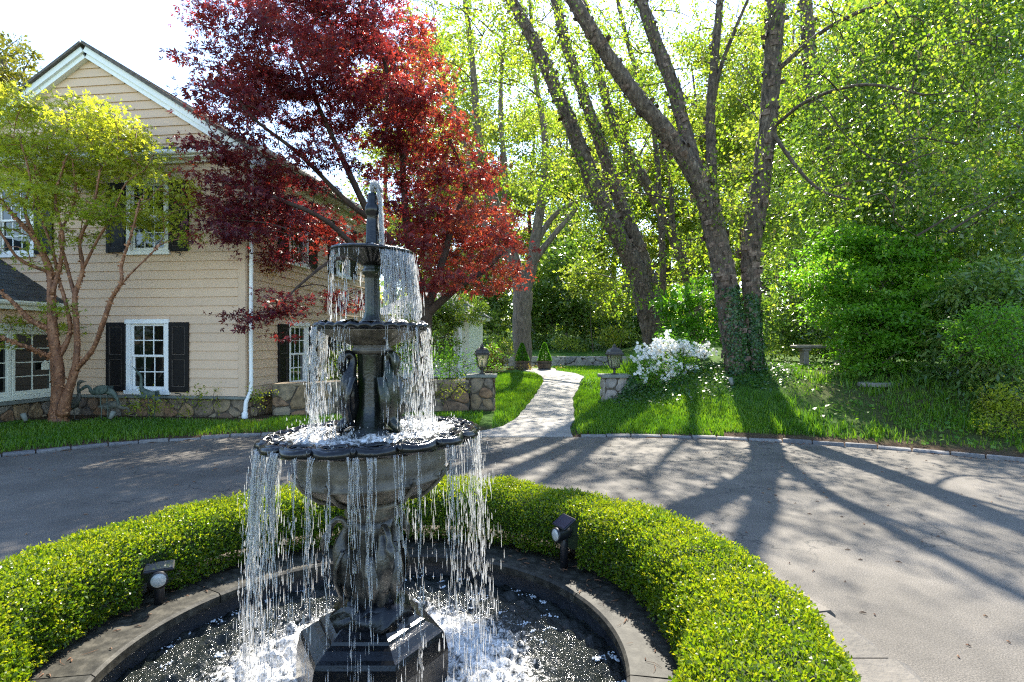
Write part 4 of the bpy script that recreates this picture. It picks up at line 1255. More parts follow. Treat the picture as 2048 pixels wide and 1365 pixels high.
# ------------------------------------------------------------------ falling water
ring5 = np.linspace(0, 2 * np.pi, 5, endpoint=False)
def spindle(p, ln, r, lean=(0, 0)):
    """one falling drop drawn long by its own speed"""
    V = [(p[0], p[1], p[2])]
    for t_, f in ((.18, .85), (.5, .75), (.8, .35)):
        for a in ring5: V.append((p[0] + lean[0] * ln * t_ + r * f * math.cos(a), p[1] + lean[1] * ln * t_ + r * f * math.sin(a), p[2] + ln * t_))
    V.append((p[0] + lean[0] * ln, p[1] + lean[1] * ln, p[2] + ln))
    fc = [(0, 1 + (j + 1) % 5, 1 + j) for j in range(5)]
    for k in range(2): fc += [(1 + k * 5 + j, 1 + k * 5 + (j + 1) % 5, 6 + k * 5 + (j + 1) % 5, 6 + k * 5 + j) for j in range(5)]
    fc += [(11 + j, 11 + (j + 1) % 5, 16) for j in range(5)]
    return V, fc
fw_mb = MB()
def strand(x, y, z0, z1, r, vx, vy, wob=.006, thin=.35):
    n = max(7, int((z0 - z1) / .016))
    z = np.linspace(z0, z1, n); t_ = np.sqrt(np.maximum(0, (z0 - z)) / 4.9)
    ph = rng.random(4) * 6.28
    px_ = x + vx * t_ + wob * t_ * (2.2 * np.sin(t_ * 26 + ph[0]) + 1.6 * np.sin(t_ * 61 + ph[3])); py_ = y + vy * t_ + wob * np.sin(t_ * 21 + ph[1]) * t_ * 2.2
    f = np.linspace(0, 1, n)
    rr = r * (1 - (1 - thin) * f) * (0.35 + .9 * np.abs(np.sin((z0 - z) * 34 + ph[2]) * np.sin((z0 - z) * 13 + ph[1]))) * (1 + .35 * rng.normal(0, 1, n).clip(-1, 1))
    rr[-1] *= .3
    fw_mb.tube(np.c_[px_, py_, z], np.maximum(rr, .0006), 6)
def drops(x, y, z0, z1, n, sx, sy, vx, vy, rmin=.0007, rmax=.0031, lmin=.014, lmax=.105):
    for _ in range(n):
        z = z1 + (z0 - z1) * rng.random()
        t_ = math.sqrt(max(0, z0 - z) / 4.9)
        fall = math.sqrt(max(.05, z0 - z)) 
        ln = (lmin + (lmax - lmin) * rng.random()) * (.35 + .75 * fall)
        q = (x + vx * t_ + rng.normal(0, sx) * (.5 + 1.2 * t_), y + vy * t_ + rng.normal(0, sy) * (.5 + 1.2 * t_), z)
        V, fc = spindle(q, ln, (rmin + (rmax - rmin) * rng.random() ** 2) , (-vx * .12, -vy * .12))
        fw_mb.add(V, fc)
def fall_from(ang, r, z, zend, strands, ndrop, width, rad_, out=0.10, brk=.55):
    """a lip of water leaving a bowl at one bearing"""
    a = rad(ang); d_ = np.array([math.cos(a), math.sin(a)]); e = np.array([-d_[1], d_[0]])
    for k in range(int(strands * 2.4)):
        o = rng.normal(0, width)
        p = PC + d_ * r + e * o
        zz = z + rng.normal(0, .004)
        L_ = (zz - zend) * (brk * (.35 + .9 * rng.random()))
        strand(p[0], p[1], zz, zz - min(L_, zz - zend), rad_ * (.2 + .85 * rng.random() ** 2), d_[0] * out + e[0] * rng.normal(-o * 1.2, .05), d_[1] * out + e[1] * rng.normal(-o * 1.2, .05), .009)
    p = PC + d_ * r
    drops(p[0], p[1], z - .02, zend, int(ndrop * 3.6), width * 1.1, width * 1.1, d_[0] * out, d_[1] * out)
Zr, Zm, Zt = 1.135, 1.664, 2.03
# bearings: 270 faces the camera, 180 is left
for ang, st, nd, wd, rr in ((183, 11, 60, .030, .0075), (190, 9, 50, .03, .0065), (200, 4, 30, .02, .004), (212, 9, 60, .025, .006), (222, 3, 25, .02, .004), (233, 9, 55, .022, .0065), (247, 2, 18, .01, .003),
                            (256, 4, 25, .010, .0048), (265, 2, 14, .006, .003), (276, 5, 25, .012, .005), (283, 4, 20, .010, .005), (296, 4, 25, .012, .005), (305, 2, 20, .008, .004), (322, 4, 40, .035, .0028), (342, 4, 50, .04, .0026), (355, 3, 50, .04, .0024),
                            (165, 6, 50, .04, .004), (140, 4, 50, .06, .003), (110, 3, 40, .06, .003), (75, 3, 40, .06, .003), (45, 3, 50, .06, .003), (20, 3, 50, .05, .0028)):
    zz = Zr + (-.02 if 140 < ang < 230 else (.02 if ang < 40 or ang > 320 else 0))
    fall_from(ang, .515, zz, WZ, st, nd, wd, rr, .13 if 160 < ang < 200 else .07, .45)
# middle bowl: a broken curtain all the way round, thickest left and right
for k in range(40):
    ang = rng.choice([180, 0]) + rng.normal(0, 34) if k < 28 else rng.random() * 360
    side = abs(math.cos(rad(ang)))
    fall_from(ang, .270, Zm, 1.16, 1 if rng.random() < .7 else 2, int(4 + 16 * side * rng.random() ** .5), .010 + .012 * rng.random(), .0034, .02 + .03 * rng.random(), .08 + .5 * rng.random() ** 2)
# top bowl: heavy sheet to the right, drips elsewhere
for ang in (300, 312, 322, 332, 342, 352, 362):
    fall_from(ang, .185, Zt - .008, 1.68, 12, 34, .014, .0058, .13 + .08 * rng.random(), .75)
for ang in (180, 192, 205, 218, 232, 246, 262, 150, 120, 95, 60):
    fall_from(ang, .19, Zt, 1.68, 1, 7, .01, .003, .02, .12)
# plume at the nozzle and its run down the finial
tip = np.array([PC[0], PC[1], 2.318])
for k in range(26):
    a = rng.random() * 6.28; hgt = .02 + .045 * rng.random()
    q = tip + np.array([.012 * math.cos(a), .012 * math.sin(a), 0])
    fw_mb.tube([tip + (0, 0, -.004), (tip + q) / 2 + (0, 0, hgt * .6), q + (0.006, 0, hgt), q + (.020, 0, hgt * .75), q + (.034 + .01 * rng.random(), 0, hgt * .2)], [.005, .008, .0065, .006, .003], 6)
for k in range(16):
    strand(tip[0] + .022 + .012 * rng.random(), tip[1] - .02 + .04 * rng.random(), 2.335, 2.05, .006, .10, -.02, .012, .8)
drops(tip[0] + .03, tip[1], 2.33, 2.05, 40, .012, .012, .08, 0)
# spray thrown about the plinth and over the bowl
for k in range(420):
    a = rng.random() * 6.28; r = .30 + .5 * rng.random() ** .7
    z = WZ + .16 * rng.random() ** 3
    V, fc = spindle((PC[0] + r * math.cos(a), PC[1] + r * math.sin(a), z), .006 + .012 * rng.random(), .0015 + .002 * rng.random())
    fw_mb.add(V, fc)
for k in range(260):
    a = rng.random() * 6.28; r = .12 + .36 * rng.random()
    V, fc = spindle((PC[0] + r * math.cos(a), PC[1] + r * math.sin(a), 1.16 + .05 * rng.random() ** 2), .006 + .014 * rng.random(), .0014 + .0018 * rng.random())
    fw_mb.add(V, fc)
tag(part('falling_water', fw_mb, M['drop'], None, True), 'white streams and drops of water falling from the fountain bowls', 'water', kind='stuff')

# ================================================================== HEDGE
SPOTS = [(-2.015, 3.25), (0.345, 3.768)]
hd = thing('boxwood_hedge', 'clipped bright green boxwood hedge ringing the fountain pool', 'hedge', (PC[0], PC[1], 0.03))
RI, RO, HT = 1.46, 2.05, 0.465
def hedge_surf(t_, q):
    """angle, 0..1 round the cross section (inner foot, top, outer foot)"""
    w = (RO - RI) / 2; rc = (RO + RI) / 2
    a = np.pi * (1 - q)
    cx = np.sign(np.cos(a)) * np.abs(np.cos(a)) ** 0.5; cz = np.abs(np.sin(a)) ** 0.42
    lump = 1 + .035 * np.sin(t_ * 9 + 2 * np.sin(q * 6)) + .025 * np.sin(t_ * 23 + q * 9) + .018 * np.sin(t_ * 51 - q * 14)
    under = 1 - .05 * (1 - cz) ** 2
    r = rc + w * cx * lump * under; z = .03 + (HT - .03) * cz * (1 + .03 * np.sin(t_ * 7) + .02 * np.sin(t_ * 19 + 1) + .015 * np.sin(t_ * 43))
    return np.stack([r * np.sin(t_), r * np.cos(t_), z - .03], -1)
nt_, nq = 260, 40
T_, Q_ = np.meshgrid(np.linspace(0, 2 * np.pi, nt_, endpoint=False), np.linspace(.04, .96, nq), indexing='ij')
S_ = hedge_surf(T_, Q_)
cen = np.stack([(RI + RO) / 2 * np.sin(T_), (RI + RO) / 2 * np.cos(T_), np.full_like(T_, .2)], -1)
Cv = cen + (S_ - cen) * .86
I = np.arange(nt_ * nq).reshape(nt_, nq)
Qd = np.stack([I[:, :-1], np.roll(I, -1, 0)[:, :-1], np.roll(I, -1, 0)[:, 1:], I[:, 1:]], -1).reshape(-1, 4)
link('twigs', mesh_np('twigs', Cv.reshape(-1, 3), Qd, M['hedge_core']), hd)  # added solid dark core filling the hedge so it is not see-through
NH = 190000
# near side (behind and beside the camera) needs fewer leaves
t_ = rng.random(NH) * 2 * np.pi
kp = (np.cos(t_) > -.55) | (rng.random(NH) < .35)
t_ = t_[kp]; NH = len(t_)
qg = np.linspace(.01, .99, 600); sg_ = hedge_surf(np.zeros(600), qg); al = np.concatenate([[0], np.cumsum(np.linalg.norm(np.diff(sg_, axis=0), axis=1))])
q_ = np.interp(rng.random(NH) * al[-1], al, qg)
p0 = hedge_surf(t_, q_); e = 1e-3
du = hedge_surf(t_ + e, q_) - p0; dv = hedge_surf(t_, q_ + e) - p0
nn_ = nrm(np.cross(dv, du)); cn = np.stack([(RI + RO) / 2 * np.sin(t_), (RI + RO) / 2 * np.cos(t_), np.full_like(t_, .15)], -1)
nn_ = nn_ * np.sign(np.sum(nn_ * (p0 - cn), 1, keepdims=True))
dep = rng.random(NH) ** 1.5
lumpy = .5 + .5 * np.sin(t_ * 37 + 5 * np.sin(q_ * 9)) * np.sin(q_ * 31 + t_ * 13)
pos = p0 - nn_ * (dep[:, None] * .065 - .004 - .04 * lumpy[:, None] * rng.random((NH, 1)))
ok = np.ones(NH, bool)
for sx_, sy_ in SPOTS:
    rel = pos[:, :2] + PC - np.array([sx_, sy_]); inw = nrm(PC - np.array([sx_, sy_]))
    al_ = rel @ inw; pr = np.abs(rel @ np.array([-inw[1], inw[0]])); ok &= ~((pr < .085) & (al_ > -.05) & (al_ < .4) & (pos[:, 2] < (.31 if sx_ < 0 else .40)))
t_, q_, pos, nn_, dep = t_[ok], q_[ok], pos[ok], nn_[ok], dep[ok]; NH = len(t_)
# sprigs: snap leaves to shared bases
dirv = nrm(nn_ * .7 + rgauss(NH, .75) + np.array([0, 0, .5]))
V, Qd = leaf_quads(pos, dirv, nrm(nn_ + rgauss(NH, .6)), .013 + .011 * rng.random(NH), .009 + .005 * rng.random(NH), .25)
ns = 9500
ts = rng.random(ns) * 2 * np.pi; ts = ts[(np.cos(ts) > -.55) | (rng.random(ns) < .3)]; ns = len(ts)
qs = np.interp(rng.random(ns) * al[-1], al, qg); ps = hedge_surf(ts, qs)
cs_ = np.stack([(RI + RO) / 2 * np.sin(ts), (RI + RO) / 2 * np.cos(ts), np.full_like(ts, .15)], -1)
ax = nrm(nrm(ps - cs_) + rgauss(ns, .3) + np.array([0, 0, .45])); hs = .012 + .034 * rng.random(ns) ** 2
sv = []; stn = []
for k in range(7):
    lp_ = ps + ax * (hs * k / 6)[:, None]
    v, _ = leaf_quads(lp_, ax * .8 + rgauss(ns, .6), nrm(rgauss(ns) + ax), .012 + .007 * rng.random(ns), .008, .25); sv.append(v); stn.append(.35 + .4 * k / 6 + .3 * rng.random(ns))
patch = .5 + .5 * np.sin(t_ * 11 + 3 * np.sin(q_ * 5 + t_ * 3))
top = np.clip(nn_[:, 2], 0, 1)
tn = np.clip(.12 + .30 * rng.random(NH) + .45 * (1 - dep) * (.25 + .75 * top) * (.55 + .45 * patch), 0, 1)  # sunlit top and shaded inner leaves put into the tint
brown = rng.random(NH) < .012; tn[brown] = 0.0
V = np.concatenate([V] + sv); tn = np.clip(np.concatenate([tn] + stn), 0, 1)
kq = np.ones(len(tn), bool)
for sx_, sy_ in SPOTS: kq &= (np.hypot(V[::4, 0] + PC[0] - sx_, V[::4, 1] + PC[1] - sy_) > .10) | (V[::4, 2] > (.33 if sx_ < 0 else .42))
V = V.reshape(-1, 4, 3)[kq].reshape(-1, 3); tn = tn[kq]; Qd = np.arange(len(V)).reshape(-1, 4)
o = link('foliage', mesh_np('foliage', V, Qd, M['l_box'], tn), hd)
mb = MB()
for k in range(90):
    a = 2 * np.pi * k / 90 + rng.normal(0, .02); r = 1.77 + rng.normal(0, .05)
    b = np.array([r * math.sin(a), r * math.cos(a), -.02])
    for j in range(3):
        mb.tube(spline([b, b + (rng.normal(0, .05), rng.normal(0, .05), .14), b + (rng.normal(0, .07), rng.normal(0, .07), .30)], 5), np.linspace(.009, .004, 5), 5, False)
part('stem', mb, M['bark_dark'], hd)

# dry catkins and needles on the coping
mb = MB()
for k in range(230):
    a = rng.random() * 6.283; r = 1.25 + .34 * rng.random()
    c = np.array([PC[0] + r * math.sin(a), PC[1] + r * math.cos(a), .105]); d_ = rng.random() * 6.28
    ln = .012 + .035 * rng.random() if k % 3 else .03 + .06 * rng.random(); rr = .0035 if k % 3 else .0012
    e = np.array([math.cos(d_), math.sin(d_), 0]); f = np.array([-e[1], e[0], 0])
    mb.tube([c - e * ln / 2, c + f * ln * .12 + (0, 0, .003), c + e * ln / 2], [rr * .6, rr, rr * .4], 5)
tag(part('fallen_catkins', mb, M['litter'], None), 'fallen brown catkins and needles lying on the wet coping', 'litter', kind='stuff')

mb = MB()
for k in range(700):
    a = rng.uniform(-1.5, 2.0); r = 2.7 + 6 * rng.random()
    if k % 2: r = float(np.interp(a, kang, krad)) - .03 - .25 * rng.random() ** 2
    c = np.array([PC[0] + r * math.sin(a), PC[1] + r * math.cos(a), .005])
    if kerb_d(c[0], c[1]) > -.03: continue
    d_ = rng.random() * 6.28; ln = .015 + .03 * rng.random(); e = np.array([math.cos(d_), math.sin(d_), 0])
    mb.tube([c - e * ln / 2, c + (0, 0, .004), c + e * ln / 2], [.002, .005, .002], 4)
tag(part('fallen_litter', mb, M['litter'], None), 'dry brown litter scattered over the asphalt driveway', 'litter', kind='stuff')

# solar spotlights
def spot(x, y, z, h, yaw, tilt, label):
    t = thing('solar_spotlight', label, 'spotlight', (x, y, z), yaw)
    part('post', MB().lathe([(.026, -.02), (.026, h * .62), (.022, h * .64)], 14), M['black'], t, True)
    part('bracket', MB().box(-.03, .03, -.012, .012, h * .58, h * .80, .004), M['black'], t)
    hd_ = part('lamp_head', (lambda m: m)(MB().tube([(0, .05, h * .74), (0, .03, h * .74), (0, -.03, h * .73), (0, -.055, h * .725), (0, -.068, h * .725)], [.025, .038, .044, .048, .05], 18)), M['black'], t, True)
    part('lens', MB().tube([(0, -.0685, h * .725), (0, -.074, h * .725), (0, -.077, h * .725)], [.04, .036, .012], 18), M['lens'], hd_, True)
    m = MB().box(-.075, .075, -.055, .055, -.008, .008, .004)
    V = m.verts(); a = rad(tilt); V = np.c_[V[:, 0], V[:, 1] * math.cos(a) - V[:, 2] * math.sin(a), V[:, 1] * math.sin(a) + V[:, 2] * math.cos(a) + h * .97]
    m2 = MB(); m2.add(V, m.f); pn = part('panel_tray', m2, M['black'], t)
    m = MB().box(-.068, .068, -.048, .048, .0085, .011)
    V = m.verts(); V = np.c_[V[:, 0], V[:, 1] * math.cos(a) - V[:, 2] * math.sin(a), V[:, 1] * math.sin(a) + V[:, 2] * math.cos(a) + h * .97]
    m2 = MB(); m2.add(V, m.f); part('solar_panel', m2, M['solar'], pn)
    part('knuckle', MB().tube([(0, 0, h * .78), (0, 0, h * .97)], .012, 8), M['black'], t)
spot(SPOTS[0][0], SPOTS[0][1], .10, .215, rad(28), 6, 'low black solar spotlight with flat panel tucked low under the hedge')
spot(SPOTS[1][0], SPOTS[1][1], .10, .31, rad(-62), 32, 'tall black solar spotlight with tilted panel on the coping')
# ================================================================== TREES AND SHRUBS
def leafobj(parent, off, pos, out, tint, mat, L, W, kind='plain', up=0.6, name='crown', droop=0.2, outw=0.5):
    n = len(pos)
    d = nrm(out * outw + rgauss(n, .55) + np.array([0, 0, -droop]))
    nn = nrm(rgauss(n, .55) + np.array([0, 0, up]))
    Ls = L * (.65 + .7 * rng.random(n))
    if kind == 'maple':
        V, Qd = maple_quads(pos - off, d, nn, Ls[:, None] * 1.0 if False else Ls)
        tint = np.tile(tint, 3)
    else:
        V, Qd = leaf_quads(pos - off, d, nn, Ls, Ls * W, .2)
    return link(name, mesh_np(name, V, Qd, M[mat], np.clip(tint, 0, 1)), parent)

def flakes(path, rr, n, size):
    """curled plates of loose bark standing off the trunk"""
    k = rng.random(n) * (len(path) - 1.01); i = k.astype(int); f = (k - i)[:, None]
    c = path[i] * (1 - f) + path[i + 1] * f; r = rr[i] * (1 - f[:, 0]) + rr[i + 1] * f[:, 0]
    T = nrm(path[i + 1] - path[i]); rd = rgauss(n); rd = nrm(rd - T * np.sum(rd * T, 1, keepdims=True)); s_ = np.cross(T, rd)
    sz = (size * (.4 + rng.random(n)))[:, None]
    p = c + rd * r[:, None] * .98
    lift = (.15 + .75 * rng.random(n) ** 2)[:, None]
    sg = np.where(rng.random(n) < .5, 1, -1)[:, None]
    V = np.stack([p - s_ * sz * .5 * sg, p - s_ * sz * .5 * sg + T * sz * .9, p + s_ * sz * .6 * sg + rd * sz * lift + T * sz * .7, p + s_ * sz * .5 * sg + rd * sz * lift], 1)
    return V.reshape(-1, 3)
def make_tree(name, label, cat, base, stems, pads, leaf, bark, group=None, density=9, per=26, sub=.25, twig=(.005, .03), rough=.05, extra=None, sides=12, twigs=True, flat=True, curls=False, tbias=0.0):
    """stems: px rows; pads in metres. base: world xy on the ground"""
    b = np.array([base[0], base[1], gz(*base)])
    t = thing(name, label, cat, b, 0.0, group)
    nodes = []; mb = MB()
    for k, st in enumerate(stems):
        path, rr = px_stem(st, max(10, 5 * len(st)))
        V, Fc = rough_tube(path - b, rr, sides if rr[0] > .05 else 7, rough, k + 3)
        mb.add(V, Fc)
        nodes += list(path[len(path) // 5:])
    part('trunk', mb, M[bark], t, True)
    if curls:
        fl = []
        for st in stems[:9]:
            path, rr = px_stem(st, 8 * len(st)); fl.append(flakes(path - b, rr, int(260 * rr.mean() / .05), .03))
        V = np.concatenate(fl); tag(link('peeling_curls', mesh_np('peeling_curls', V, np.arange(len(V)).reshape(-1, 4), M['flake_red']), t), kind='stuff')
    pos, cl, out, tb = pad_points(pads, density, sub, per, flat)
    if twigs:
        sel = rng.choice(len(cl), min(len(cl), 420), False)
        tw = grow(nodes, [p for p, _ in pads] + list(cl[sel]), twig[0], twig[1])
        part('branches', tw, M[bark], t, True, off=b, kind='stuff')
    L, W, mat, kd = leaf
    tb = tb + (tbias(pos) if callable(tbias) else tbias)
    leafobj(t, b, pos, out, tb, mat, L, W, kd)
    return t

# --- red Japanese maple by the side of the house
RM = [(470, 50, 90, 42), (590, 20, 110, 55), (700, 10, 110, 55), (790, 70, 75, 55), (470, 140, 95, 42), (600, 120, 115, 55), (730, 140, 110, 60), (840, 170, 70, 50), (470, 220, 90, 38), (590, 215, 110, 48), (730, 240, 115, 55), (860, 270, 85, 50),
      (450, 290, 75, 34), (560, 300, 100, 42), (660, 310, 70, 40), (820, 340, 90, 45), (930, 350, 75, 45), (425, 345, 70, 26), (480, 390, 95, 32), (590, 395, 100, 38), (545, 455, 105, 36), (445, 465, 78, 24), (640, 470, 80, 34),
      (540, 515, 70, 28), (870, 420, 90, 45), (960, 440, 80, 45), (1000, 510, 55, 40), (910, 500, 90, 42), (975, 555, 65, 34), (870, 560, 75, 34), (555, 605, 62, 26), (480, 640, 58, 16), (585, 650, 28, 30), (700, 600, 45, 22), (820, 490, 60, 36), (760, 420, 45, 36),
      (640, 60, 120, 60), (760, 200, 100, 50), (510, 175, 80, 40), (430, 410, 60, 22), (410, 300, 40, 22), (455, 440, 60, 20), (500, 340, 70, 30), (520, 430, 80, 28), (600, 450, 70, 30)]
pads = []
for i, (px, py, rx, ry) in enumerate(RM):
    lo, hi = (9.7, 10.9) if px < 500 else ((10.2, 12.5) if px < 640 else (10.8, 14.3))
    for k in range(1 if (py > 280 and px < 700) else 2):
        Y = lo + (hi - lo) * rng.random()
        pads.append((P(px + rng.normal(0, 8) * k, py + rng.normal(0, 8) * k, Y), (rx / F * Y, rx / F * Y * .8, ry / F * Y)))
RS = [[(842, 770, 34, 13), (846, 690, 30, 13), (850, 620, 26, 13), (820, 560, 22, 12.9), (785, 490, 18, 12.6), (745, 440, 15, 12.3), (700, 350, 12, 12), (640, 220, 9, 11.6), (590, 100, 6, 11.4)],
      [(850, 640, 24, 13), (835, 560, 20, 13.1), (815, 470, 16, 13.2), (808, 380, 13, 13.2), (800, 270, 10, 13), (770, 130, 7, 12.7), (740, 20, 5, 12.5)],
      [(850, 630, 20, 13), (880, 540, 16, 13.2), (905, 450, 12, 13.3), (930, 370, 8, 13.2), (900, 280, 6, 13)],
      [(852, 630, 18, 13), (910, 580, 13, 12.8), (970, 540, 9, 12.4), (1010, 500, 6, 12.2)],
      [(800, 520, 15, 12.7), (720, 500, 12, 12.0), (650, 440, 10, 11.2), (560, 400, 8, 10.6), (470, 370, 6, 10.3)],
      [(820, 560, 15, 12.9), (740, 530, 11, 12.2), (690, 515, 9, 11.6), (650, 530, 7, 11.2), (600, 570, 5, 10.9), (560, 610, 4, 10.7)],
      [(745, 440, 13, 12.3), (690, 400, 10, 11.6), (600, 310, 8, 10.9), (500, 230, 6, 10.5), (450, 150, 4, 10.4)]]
make_tree('red_maple', 'large red leaved Japanese maple spreading before the house side wall', 'tree', P(842, 770, 13)[:2], RS, pads, (.088, 1, 'l_red', 'maple'), 'bark_dark', density=22, per=26, sub=.28, tbias=lambda p: -.12 + .26 * ss((p[:, 0] / p[:, 1] * F + 1024 - 700) / 250))  # leaf tint turns more orange from left to right

# --- lime green paperbark maple before the front wall
GM = [(30, 250, 90, 55), (120, 235, 90, 48), (200, 265, 80, 42), (60, 320, 105, 48), (165, 335, 100, 46), (265, 320, 70, 42), (40, 390, 85, 36), (150, 395, 90, 32), (320, 370, 62, 34), (345, 425, 50, 28), (255, 425, 45, 20),
      (-40, 300, 90, 60), (95, 430, 40, 16), (60, 655, 62, 20), (130, 620, 40, 13), (75, 525, 38, 16), (110, 490, 42, 15), (385, 480, 30, 12), (150, 655, 22, 9), (10, 690, 40, 14), (215, 240, 60, 34), (20, 200, 70, 30), (240, 290, 60, 30), (200, 430, 60, 18), (300, 440, 45, 18), (40, 460, 60, 18), (330, 470, 40, 14), (15, 510, 40, 16), (160, 470, 50, 14)]
pads = []
for i, (px, py, rx, ry) in enumerate(GM):
    for k in range(2 if py < 450 else 1):
        Y = 9.7 + 1.3 * rng.random() if px > 100 or py > 450 else 9.3 + 1.6 * rng.random()
        pads.append((P(px + rng.normal(0, 6) * k, py + rng.normal(0, 6) * k, Y), (rx / F * Y, rx / F * Y * .8, ry / F * Y)))
GS_ = [[(118, 862, 44, 10.65), (116, 835, 33, 10.65), (117, 790, 24, 10.6), (114, 730, 22, 10.5), (106, 670, 18, 10.4), (103, 600, 15, 10.35), (98, 540, 13, 10.3), (70, 480, 9, 10.1), (35, 440, 7, 9.9), (0, 400, 6, 9.8)],
       [(124, 830, 26, 10.6), (134, 790, 17, 10.55), (150, 740, 14, 10.5), (154, 690, 11, 10.45), (152, 640, 10, 10.4), (150, 590, 9, 10.4), (165, 540, 8, 10.4), (160, 480, 6, 10.3), (185, 420, 5, 10.2), (200, 340, 3, 10.1)],
       [(150, 742, 11, 10.5), (185, 700, 9, 10.35), (205, 650, 9, 10.2), (222, 600, 8, 10.1), (242, 565, 6, 10.0), (243, 530, 6, 10), (262, 470, 4, 9.9), (280, 400, 3, 9.9)],
       [(222, 600, 5, 10.1), (250, 560, 4, 10), (300, 510, 3, 9.9), (318, 490, 3, 9.9)],
       [(110, 720, 10, 10.5), (80, 705, 9, 10.3), (40, 690, 7, 10), (-10, 670, 6, 9.7)],
       [(104, 660, 11, 10.4), (60, 640, 9, 10.2), (20, 600, 7, 10), (-30, 560, 6, 9.8)],
       [(118, 715, 10, 10.5), (140, 665, 9, 10.5), (132, 610, 7, 10.4), (118, 560, 6, 10.4), (105, 500, 5, 10.3), (80, 420, 4, 10.2), (70, 330, 3, 10)],
       [(103, 590, 9, 10.3), (120, 530, 8, 10.3), (125, 470, 6, 10.2), (110, 400, 5, 10.1), (130, 320, 3, 10)],
       [(152, 600, 8, 10.4), (130, 520, 6, 10.4), (120, 470, 5, 10.4), (150, 400, 4, 10.3), (145, 320, 3, 10.2)],
       [(165, 540, 6, 10.4), (195, 480, 5, 10.3), (225, 430, 4, 10.2), (250, 370, 3, 10), (290, 340, 3, 9.9)],
       [(70, 480, 7, 10.1), (50, 420, 6, 10), (60, 360, 4, 9.9), (40, 280, 3, 9.8)],
       [(98, 545, 8, 10.3), (40, 520, 6, 10), (10, 480, 5, 9.8), (-20, 430, 3, 9.6)]]
make_tree('paperbark_maple', 'lime green maple with peeling cinnamon bark before the front wall', 'tree', P(118, 858, 10.65)[:2], GS_, pads, (.066, 1, 'l_lime', 'maple'), 'bark_red', density=26, per=24, sub=.26, rough=.06, curls=True, tbias=lambda p: -.05 + .28 * ss((p[:, 2] - 3.6) / 2.2))  # yellower with height: sunlit crown top put into the leaf tint

# --- river birches: leaning peeling trunks, hanging sprays with catkins
def sprays(starts, lens, leaf_L, cat_share=.25, step=.066):
    """hanging twigs with paired leaves, some ending in catkins"""
    lp = []; ld = []; ct = MB(); tw = MB()
    for s0, ln in zip(starts, lens):
        hd_ = rng.random() * 6.28; hx = np.array([math.cos(hd_), math.sin(hd_), 0])
        n = max(3, int(ln / step)); u = np.linspace(0, 1, n)
        pth_ = s0 + np.outer(np.sin(u * 1.4) * ln * .8, hx) + np.outer(-(u ** 1.4) * ln, [0, 0, 1])
        tw.tube(pth_[[0, n // 2, n - 1]], [.004, .003, .0015], 3, False)
        m = int(rng.integers(1, 4))
        for _ in range(m): lp.append(pth_ + rgauss(n, .03)); ld.append(np.tile(hx, (n, 1)) * .3 + rgauss(n, .7))
        if rng.random() < cat_share:
            q = pth_[int(n * .5 + rng.integers(0, max(1, n // 2)))]
            for j in range(int(rng.integers(1, 4))):
                q2 = q + np.array([rng.normal(0, .02), rng.normal(0, .02), 0]); L_ = .06 + .05 * rng.random()
                ct.tube([q2, q2 + (0, 0, -L_ * .5), q2 + (0, 0, -L_)], [.003, .0055, .003], 5, False)
    return np.concatenate(lp), np.concatenate(ld), ct, tw
def birch(label, base, stems, regions, leaf_L, nsp, flk, seed):
    b = np.array([base[0], base[1], gz(*base)])
    t = thing('river_birch', label, 'tree', b, 0.0, 'river birches')
    nodes = []; mb = MB(); fl = []
    for k, st in enumerate(stems):
        path, rr = px_stem(st, 16 * len(st))
        V, Fc = rough_tube(path - b, rr, 26 if rr[0] > .1 else 10, .05, seed + k)
        mb.add(V, Fc); nodes += list(path[len(path) // 4:])
        ln = np.sum(np.linalg.norm(np.diff(path, axis=0), axis=1))
        fl.append(flakes(path - b, rr, int(flk * ln * rr.mean() * 200), min(.11, .45 * rr.mean() + .025)))
    part('trunk', mb, M['bark_birch'], t, True)
    V = np.concatenate(fl); tag(link('loose_bark', mesh_np('loose_bark', V, np.arange(len(V)).reshape(-1, 4), M['flake']), t), kind='stuff')
    A = np.array(nodes); starts = []; limbs = []
    for (x0, x1, y0, y1, Y0, Y1, w) in regions:
        for _ in range(int(nsp * w)):
            # sprays hang in clusters from small limbs
            c = P(x0 + (x1 - x0) * rng.random(), y0 + (y1 - y0) * rng.random(), Y0 + (Y1 - Y0) * rng.random())
            limbs.append(c)
            for _ in range(int(rng.integers(3, 8))): starts.append(c + rgauss(1, .32)[0] * np.array([1, 1, .5]))
    tw = grow(nodes, limbs, .005, .05, .08)
    lens = .2 + .5 * rng.random(len(starts)) ** 1.5
    lp, ld, ct, tw2 = sprays(starts, lens, leaf_L)
    for V_, F_ in zip([tw2.verts()], [tw2.f]): tw.add(V_, F_)
    part('branches', tw, M['bark_dark'], t, False, off=b, kind='stuff')
    tag(part('catkins', ct, M['catkin'], t, False, off=b), kind='stuff')
    n = len(lp); nnv = nrm(rgauss(n)); Ls = leaf_L * (.6 + .7 * rng.random(n))
    V, Qd = leaf_quads(lp - b, ld + np.array([0, 0, -.35]), nnv, Ls, Ls * .72, .15)
    link('crown', mesh_np('crown', V, Qd, M['l_birch'], rng.random(n)), t)
    return t
